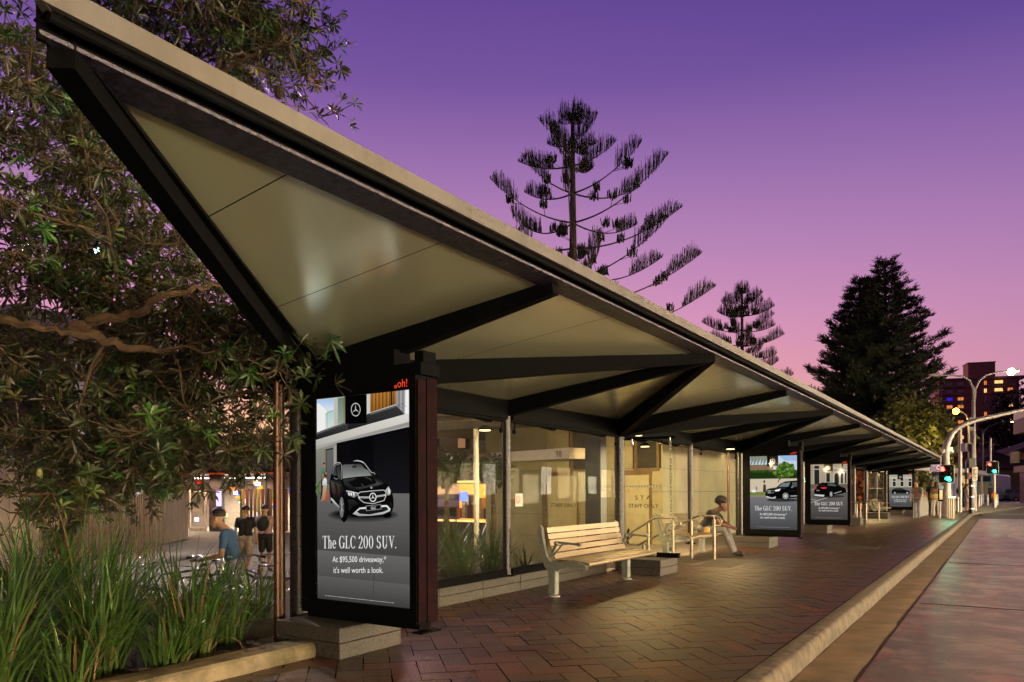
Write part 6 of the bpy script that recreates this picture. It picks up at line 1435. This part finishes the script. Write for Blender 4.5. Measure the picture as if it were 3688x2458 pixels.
# railing
o = thing('railing', 'dark upright bar railing between the farthest panel and the people', 'railing', (0, 0, 0)); A_, B_ = G(3290, 1868, 0), G(3356, 1852, 0)
b = MB(); b.bar(A_ + UP * 1.05, B_ + UP * 1.05, .05, .05); b.bar(A_ + UP * .12, B_ + UP * .12, .04, .04); b.build('rail', steel_d, o)
b = MB()
for q in range(34): p = A_.lerp(B_, q / 33); b.tube([p, p + UP * 1.05], .018, 5)
b.build('bars', steel_d, o)
# the next shelter
A_, B_ = P(3278, 1700, 46), P(3560, 1700, 66)
o, L = facade('far_shelter', 'farther bus shelter with a flat pale lilac edge and slim columns', 'bus shelter', A_, B_, 2.6, 2.95, 4, M('lilac_edge', (.28, .23, .25), rough=.6, var=.1)); o['category'] = 'bus shelter'
for q in range(9): fbox(o, 'column', M('far_column', (.35, .27, .2), rough=.5), L * q / 8.2 + .3, L * q / 8.2 + .45, .4, .55, 0, 2.6)
for q in range(7): fbox(o, 'glass_screen', M('far_screen', (.10, .055, .045), rough=.2, c2=(.25, .15, .1), scale=1.5), L * q / 8.2 + .5, L * (q + 1) / 8.2 + .2, 1.4, 1.45, .3, 2.4)
fbox(o, 'light_strip', E('far_strip', (.55, .9, .8), 1.3), L * .52, L * .6, .9, 1.0, .9, 2.2)
for i, (px, py) in enumerate(((3320, 1660), (3333, 1658), (3349, 1650))):
    b = MB(); q = P(px, 1700, 52); b.tube([Vector((q.x, q.y, 0)), P(px, py, 52)], .1, 8); tag(b.build('white_pole', M('pale_pole', (.5, .48, .45)), smooth=True), ('left', 'middle', 'right')[i] + ' one of three pale poles rising above the farther shelter', 'pole', 'pale poles above the far shelter')
# bus
qb = P(3484, 1800, 78); o = thing('bus', 'pale blue bus seen from behind with an advert on its rear', 'bus', (qb.x, qb.y, -.15), R(-8)); bb = M('bus_blue', (.22, .38, .55), rough=.35, var=.05)
b = MB(); b.box(0, 2.4, 0, 11, .35, 3.1, bev=.18); b.build('body', bb, o)
fbox(o, 'rear_window', M('bus_glass', (.03, .04, .05), rough=.15), .3, 2.1, -.02, -.001, 2.3, 2.85); fbox(o, 'rear_advert', M('bus_ad', (.5, .42, .38), rough=.5, c2=(.4, .45, .2), scale=1.2), 1.0, 2.0, -.03, -.001, .9, 2.2)
for x in (.12, 2.2): fbox(o, 'tail_light', E('tail_red', (1, .25, .1), 3), x, x + .1, -.03, -.001, .7, 1.0)
for x in (.1, 2.05):
    b = MB(); b.lathe((x, 2, .45), [(.45, 0), (.45, .25)], 16, None, (1, 0, 0)); b.build('wheel', M('tyre', (.012, .012, .012)), o)
# cars
def car(loc, rz, label, c):
    o = thing('parked_car', label, 'car', loc, rz, 'cars parked up the side street'); pm_ = M('car_%d%d%d' % tuple(int(x * 99) for x in c), c, rough=.25, var=.05, coat=.6)
    W2 = .88; sec = [(-2.1, .35, .78, .8), (-1.95, .3, .95, .84), (-1.2, .28, 1.0, .88), (0, .28, 1.0, .88), (1.2, .28, .95, .88), (1.9, .3, .82, .82), (2.1, .38, .7, .74)]
    b = MB(); vs = []
    for x, z0, z1, w_ in sec: vs += [(x, -w_, z0), (x, -w_ * 1.02, (z0 + z1) / 2), (x, -w_ * .92, z1), (x, w_ * .92, z1), (x, w_ * 1.02, (z0 + z1) / 2), (x, w_, z0)]
    n = len(sec); fs = [(i * 6 + k, i * 6 + (k + 1) % 6, (i + 1) * 6 + (k + 1) % 6, (i + 1) * 6 + k) for i in range(n - 1) for k in range(6)] + [(5, 4, 3, 2, 1, 0), tuple(range((n - 1) * 6, n * 6))]
    b.add(vs, fs); b.add([(-1.7, -.7, .97), (-1.1, -.62, 1.45), (.5, -.62, 1.45), (1.2, -.7, .96), (-1.7, .7, .97), (-1.1, .62, 1.45), (.5, .62, 1.45), (1.2, .7, .96)], [(0, 3, 2, 1), (4, 5, 6, 7), (1, 2, 6, 5)]); b.build('body', pm_, o, smooth=True)
    gm_ = M('car_glass', (.02, .025, .035), rough=.08, spec=.9)
    for nm, q in (('windscreen', [(1.21, -.66, .98), (.52, -.58, 1.43), (.52, .58, 1.43), (1.21, .66, .98)]), ('rear_window', [(-1.71, -.66, .99), (-1.12, -.58, 1.43), (-1.12, .58, 1.43), (-1.71, .66, .99)]), ('side_window', [(-1.4, -.70, 1.02), (-1.0, -.64, 1.4), (.45, -.64, 1.4), (.95, -.70, 1.02)]), ('side_window', [(-1.4, .70, 1.02), (-1.0, .64, 1.4), (.45, .64, 1.4), (.95, .70, 1.02)])):
        b = MB(); b.poly(q); b.build(nm, gm_, o)
    for x in (-1.3, 1.3):
        for y in (-.9, .7):
            b = MB(); b.lathe((x, y, .32), [(.32, 0), (.32, .2)], 16, M('tyre', (.012, .012, .012)), (0, 1, 0)); w_ = b.build('wheel', None, o); b = MB(); b.lathe((x, y - .01 if y < 0 else y + .2, .32), [(.19, 0), (.19, .01)], 12, None, (0, 1, 0)); b.build('rim', steel, w_)
    for y in (-.6, .6):
        fbox(o, 'headlight', M('headlight', (.6, .6, .6), rough=.1), 2.0, 2.08, y - .13, y + .13, .6, .72); fbox(o, 'tail_light', M('tail_lens', (.35, .01, .01), rough=.2), -2.1, -2.02, y - .13, y + .13, .7, .85)
    return o
for px, py, d, rz, lb, c in ((3610, 1776, 84, 60, 'dark blue parked car, leftmost of the row on the side street', (.03, .04, .12)), (3642, 1772, 88, 55, 'red and silver parked car, second in the row', (.35, .2, .18)), (3664, 1774, 82, 50, 'silver blue parked hatchback, third in the row', (.2, .22, .3)), (3690, 1772, 84, 45, 'white blue car cut by the right edge of the photo', (.4, .42, .5))):
    p = P(px, py, d); car((p.x, p.y, -.1), R(rz), lb, c)
# apartment block
brick = M('red_brick', (.46, .20, .16), rough=.9, c2=(.6, .26, .21), scale=.8, var=.2)
A_, B_ = P(3383, 1700, 285), P(3672, 1700, 277)
FH = 2.95; ZR = P(3383, 1372, 285).z
o, L = facade('apartment_block', 'tall red brick apartment block with balconies and some lit windows, far right', 'apartment building', A_, B_, 0, ZR, 15, brick)
fbox(o, 'roof_slab', M('roof_slab', (.5, .36, .33), rough=.8), -1.4, L + 3, -1.6, 16, ZR, ZR + .5)
fbox(o, 'roof_tower', brick, L * .40, L * .74, 3, 10, ZR + .5, ZR + 6.6)
fbox(o, 'tower_cap', M('roof_slab', (.3, .2, .17)), L * .39, L * .75, 2.8, 10.2, ZR + 6.6, ZR + 6.9)
bal = M('balcony', (.4, .28, .25), rough=.8); sidew = M('side_render', (.8, .6, .5), rough=.8); wg = M('far_glass', (.2, .18, .26), rough=.2, var=.3); lit1 = E('lit_window', (1, .76, .45), 1.6); lit2 = E('lit_window2', (1, .6, .32), .8); curt = M('curtain', (.6, .52, .62), rough=.8); bluew = E('blue_window', (.15, .12, .75), 1.2)
lits = {(4, 0): lit1, (4, 1): lit1, (3, 1): lit1, (4, 5): lit1, (3, 5): lit2, (5, 5): lit1, (4, 6): lit2, (0, 3): lit2, (1, 5): lit2, (5, 4): lit2, (1, 7): lit1, (4, 7): lit1, (0, 6): lit1, (5, 1): lit2, (1, 3): lit2, (5, 7): lit2, (2, 4): lit2, (1, 2): lit2, (3, 4): lit2, (5, 3): lit1, (0, 5): lit2, (3, 0): lit2, (0, 2): bluew, (5, 6): lit2, (3, 2): curt, (1, 0): curt, (0, 0): curt, (1, 1): curt, (0, 1): curt, (4, 2): curt, (4, 3): curt, (4, 4): curt}
for fl in range(10):
    z = ZR - .4 - fl * FH
    for x0, x1 in ((.02, .34), (.62, .96)): fbox(o, 'balcony', bal, L * x0, L * x1, -1.5, -.01, z - 2.55, z - 1.75)
    fbox(o, 'side_balcony', sidew, -1.3, -.01, .5, 14, z - 2.55, z - 1.7)
    for wi, (x0, x1) in enumerate(((.10, .17), (.24, .31), (.42, .46), (.57, .60), (.70, .80), (.86, .92))):
        mt = lits.get((wi, fl), wg); h0 = 1.9 if wi in (2, 3) else 2.3
        f = fbox(o, 'window', mt, L * x0, L * x1, -.06, -.003, z - h0, z - .45)
        b = MB(); xm = L * (x0 + x1) / 2; b.box(xm - .05, xm + .05, -.09, -.061, z - h0, z - .45); b.box(L * x0 - .08, L * x1 + .08, -.09, -.062, z - .45, z - .37); b.build('window_bar', M('white_frame', (.5, .46, .45), rough=.6), f)
# lower buildings on the right
def block(px0, px1, d0_, d1_, pyt, label, mm, nw, nf, litset, name='brick_building', roof=True, fh=2.9):
    A_, B_ = P(px0, 1700, d0_), P(px1, 1700, d1_); zt_ = P(px0, pyt, d0_).z
    o, L = facade(name, label, 'building', A_, B_, 0, zt_, 10, mm)
    if roof:
        b = MB(); b.add([(-.5, -.5, zt_), (L + .5, -.5, zt_), (L + .5, 10.5, zt_), (-.5, 10.5, zt_), (2, 5, zt_ + 2.2), (L - 2, 5, zt_ + 2.2)], [(0, 1, 5, 4), (1, 2, 5), (2, 3, 4, 5), (3, 0, 4), (3, 2, 1, 0)]); b.build('roof', M('tile_roof', (.06, .035, .035), rough=.8, var=.3), o)
    for f_ in range(nf):
        for w_ in range(nw):
            x = L * (w_ + .5) / nw; z = zt_ - .6 - f_ * fh; mt = lit1 if (w_, f_) in litset else wg
            f = fbox(o, 'window', mt, x - .6, x + .6, -.05, -.003, z - 1.5, z)
            b = MB(); b.box(x - .03, x + .03, -.08, -.051, z - 1.5, z); b.box(x - .68, x - .6, -.08, -.004, z - 1.55, z + .05); b.box(x + .6, x + .68, -.08, -.004, z - 1.55, z + .05); b.build('window_frame', M('white_frame', (.5, .46, .45)), f)
    return o
block(3560, 3656, 112, 104, 1640, 'dark brick house with a lit window, above the parked cars', brick, 4, 3, {(1, 0), (2, 0), (0, 2)})
block(3505, 3575, 130, 126, 1668, 'dark red brick house left of the farther signal, balcony rails on top', brick, 4, 3, {(1, 1)})
block(3415, 3500, 96, 92, 1690, 'low brown house behind the near signal mast', M('brown_render', (.12, .07, .05), rough=.9), 5, 1, {(3, 0)})
o = block(3560, 3700, 160, 150, 1590, 'upper terrace house with striped pink balconies below the apartment block', M('pink_render', (.22, .12, .12), rough=.9), 5, 1, {(2, 0)}, roof=True)
pc = M('pale_concrete', (.42, .33, .24), rough=.8)
A_, B_ = P(3651, 1700, 74), P(3740, 1700, 66)
o, L = facade('pale_building', 'pale concrete building with a balcony, cut by the right edge of the photo', 'building', A_, B_, 3.0, 3.6, 8, pc)
fbox(o, 'upper_wall', M('dark_wall', (.10, .07, .06), rough=.8), .3, L, 1.5, 8, 3.6, 6.8); fbox(o, 'parapet', pc, 0, L, -.02, 8, 6.8, 8.2); fbox(o, 'lower_wall', pc, 0, 2, .5, 8, -.1, 2.98); fbox(o, 'shop_glow', E('cool_shop', (.7, .75, 1), 1.5), 2, L, 1, 1.1, .2, 2.6); fbox(o, 'balcony_box', pc, 1.4, 2.4, -.6, -.03, 3.9, 5.0)
fbox(o, 'roof_rail', M('teal_rail', (.05, .1, .1), rough=.4), 0, L, .0, .05, 8.2, 9.0)
# far end blockers: dim terraces closing the street
block(3380, 3440, 150, 150, 1735, 'dim terrace far behind the people at the bus stop', M('brown_render', (.12, .07, .05)), 4, 1, {(1, 0)})
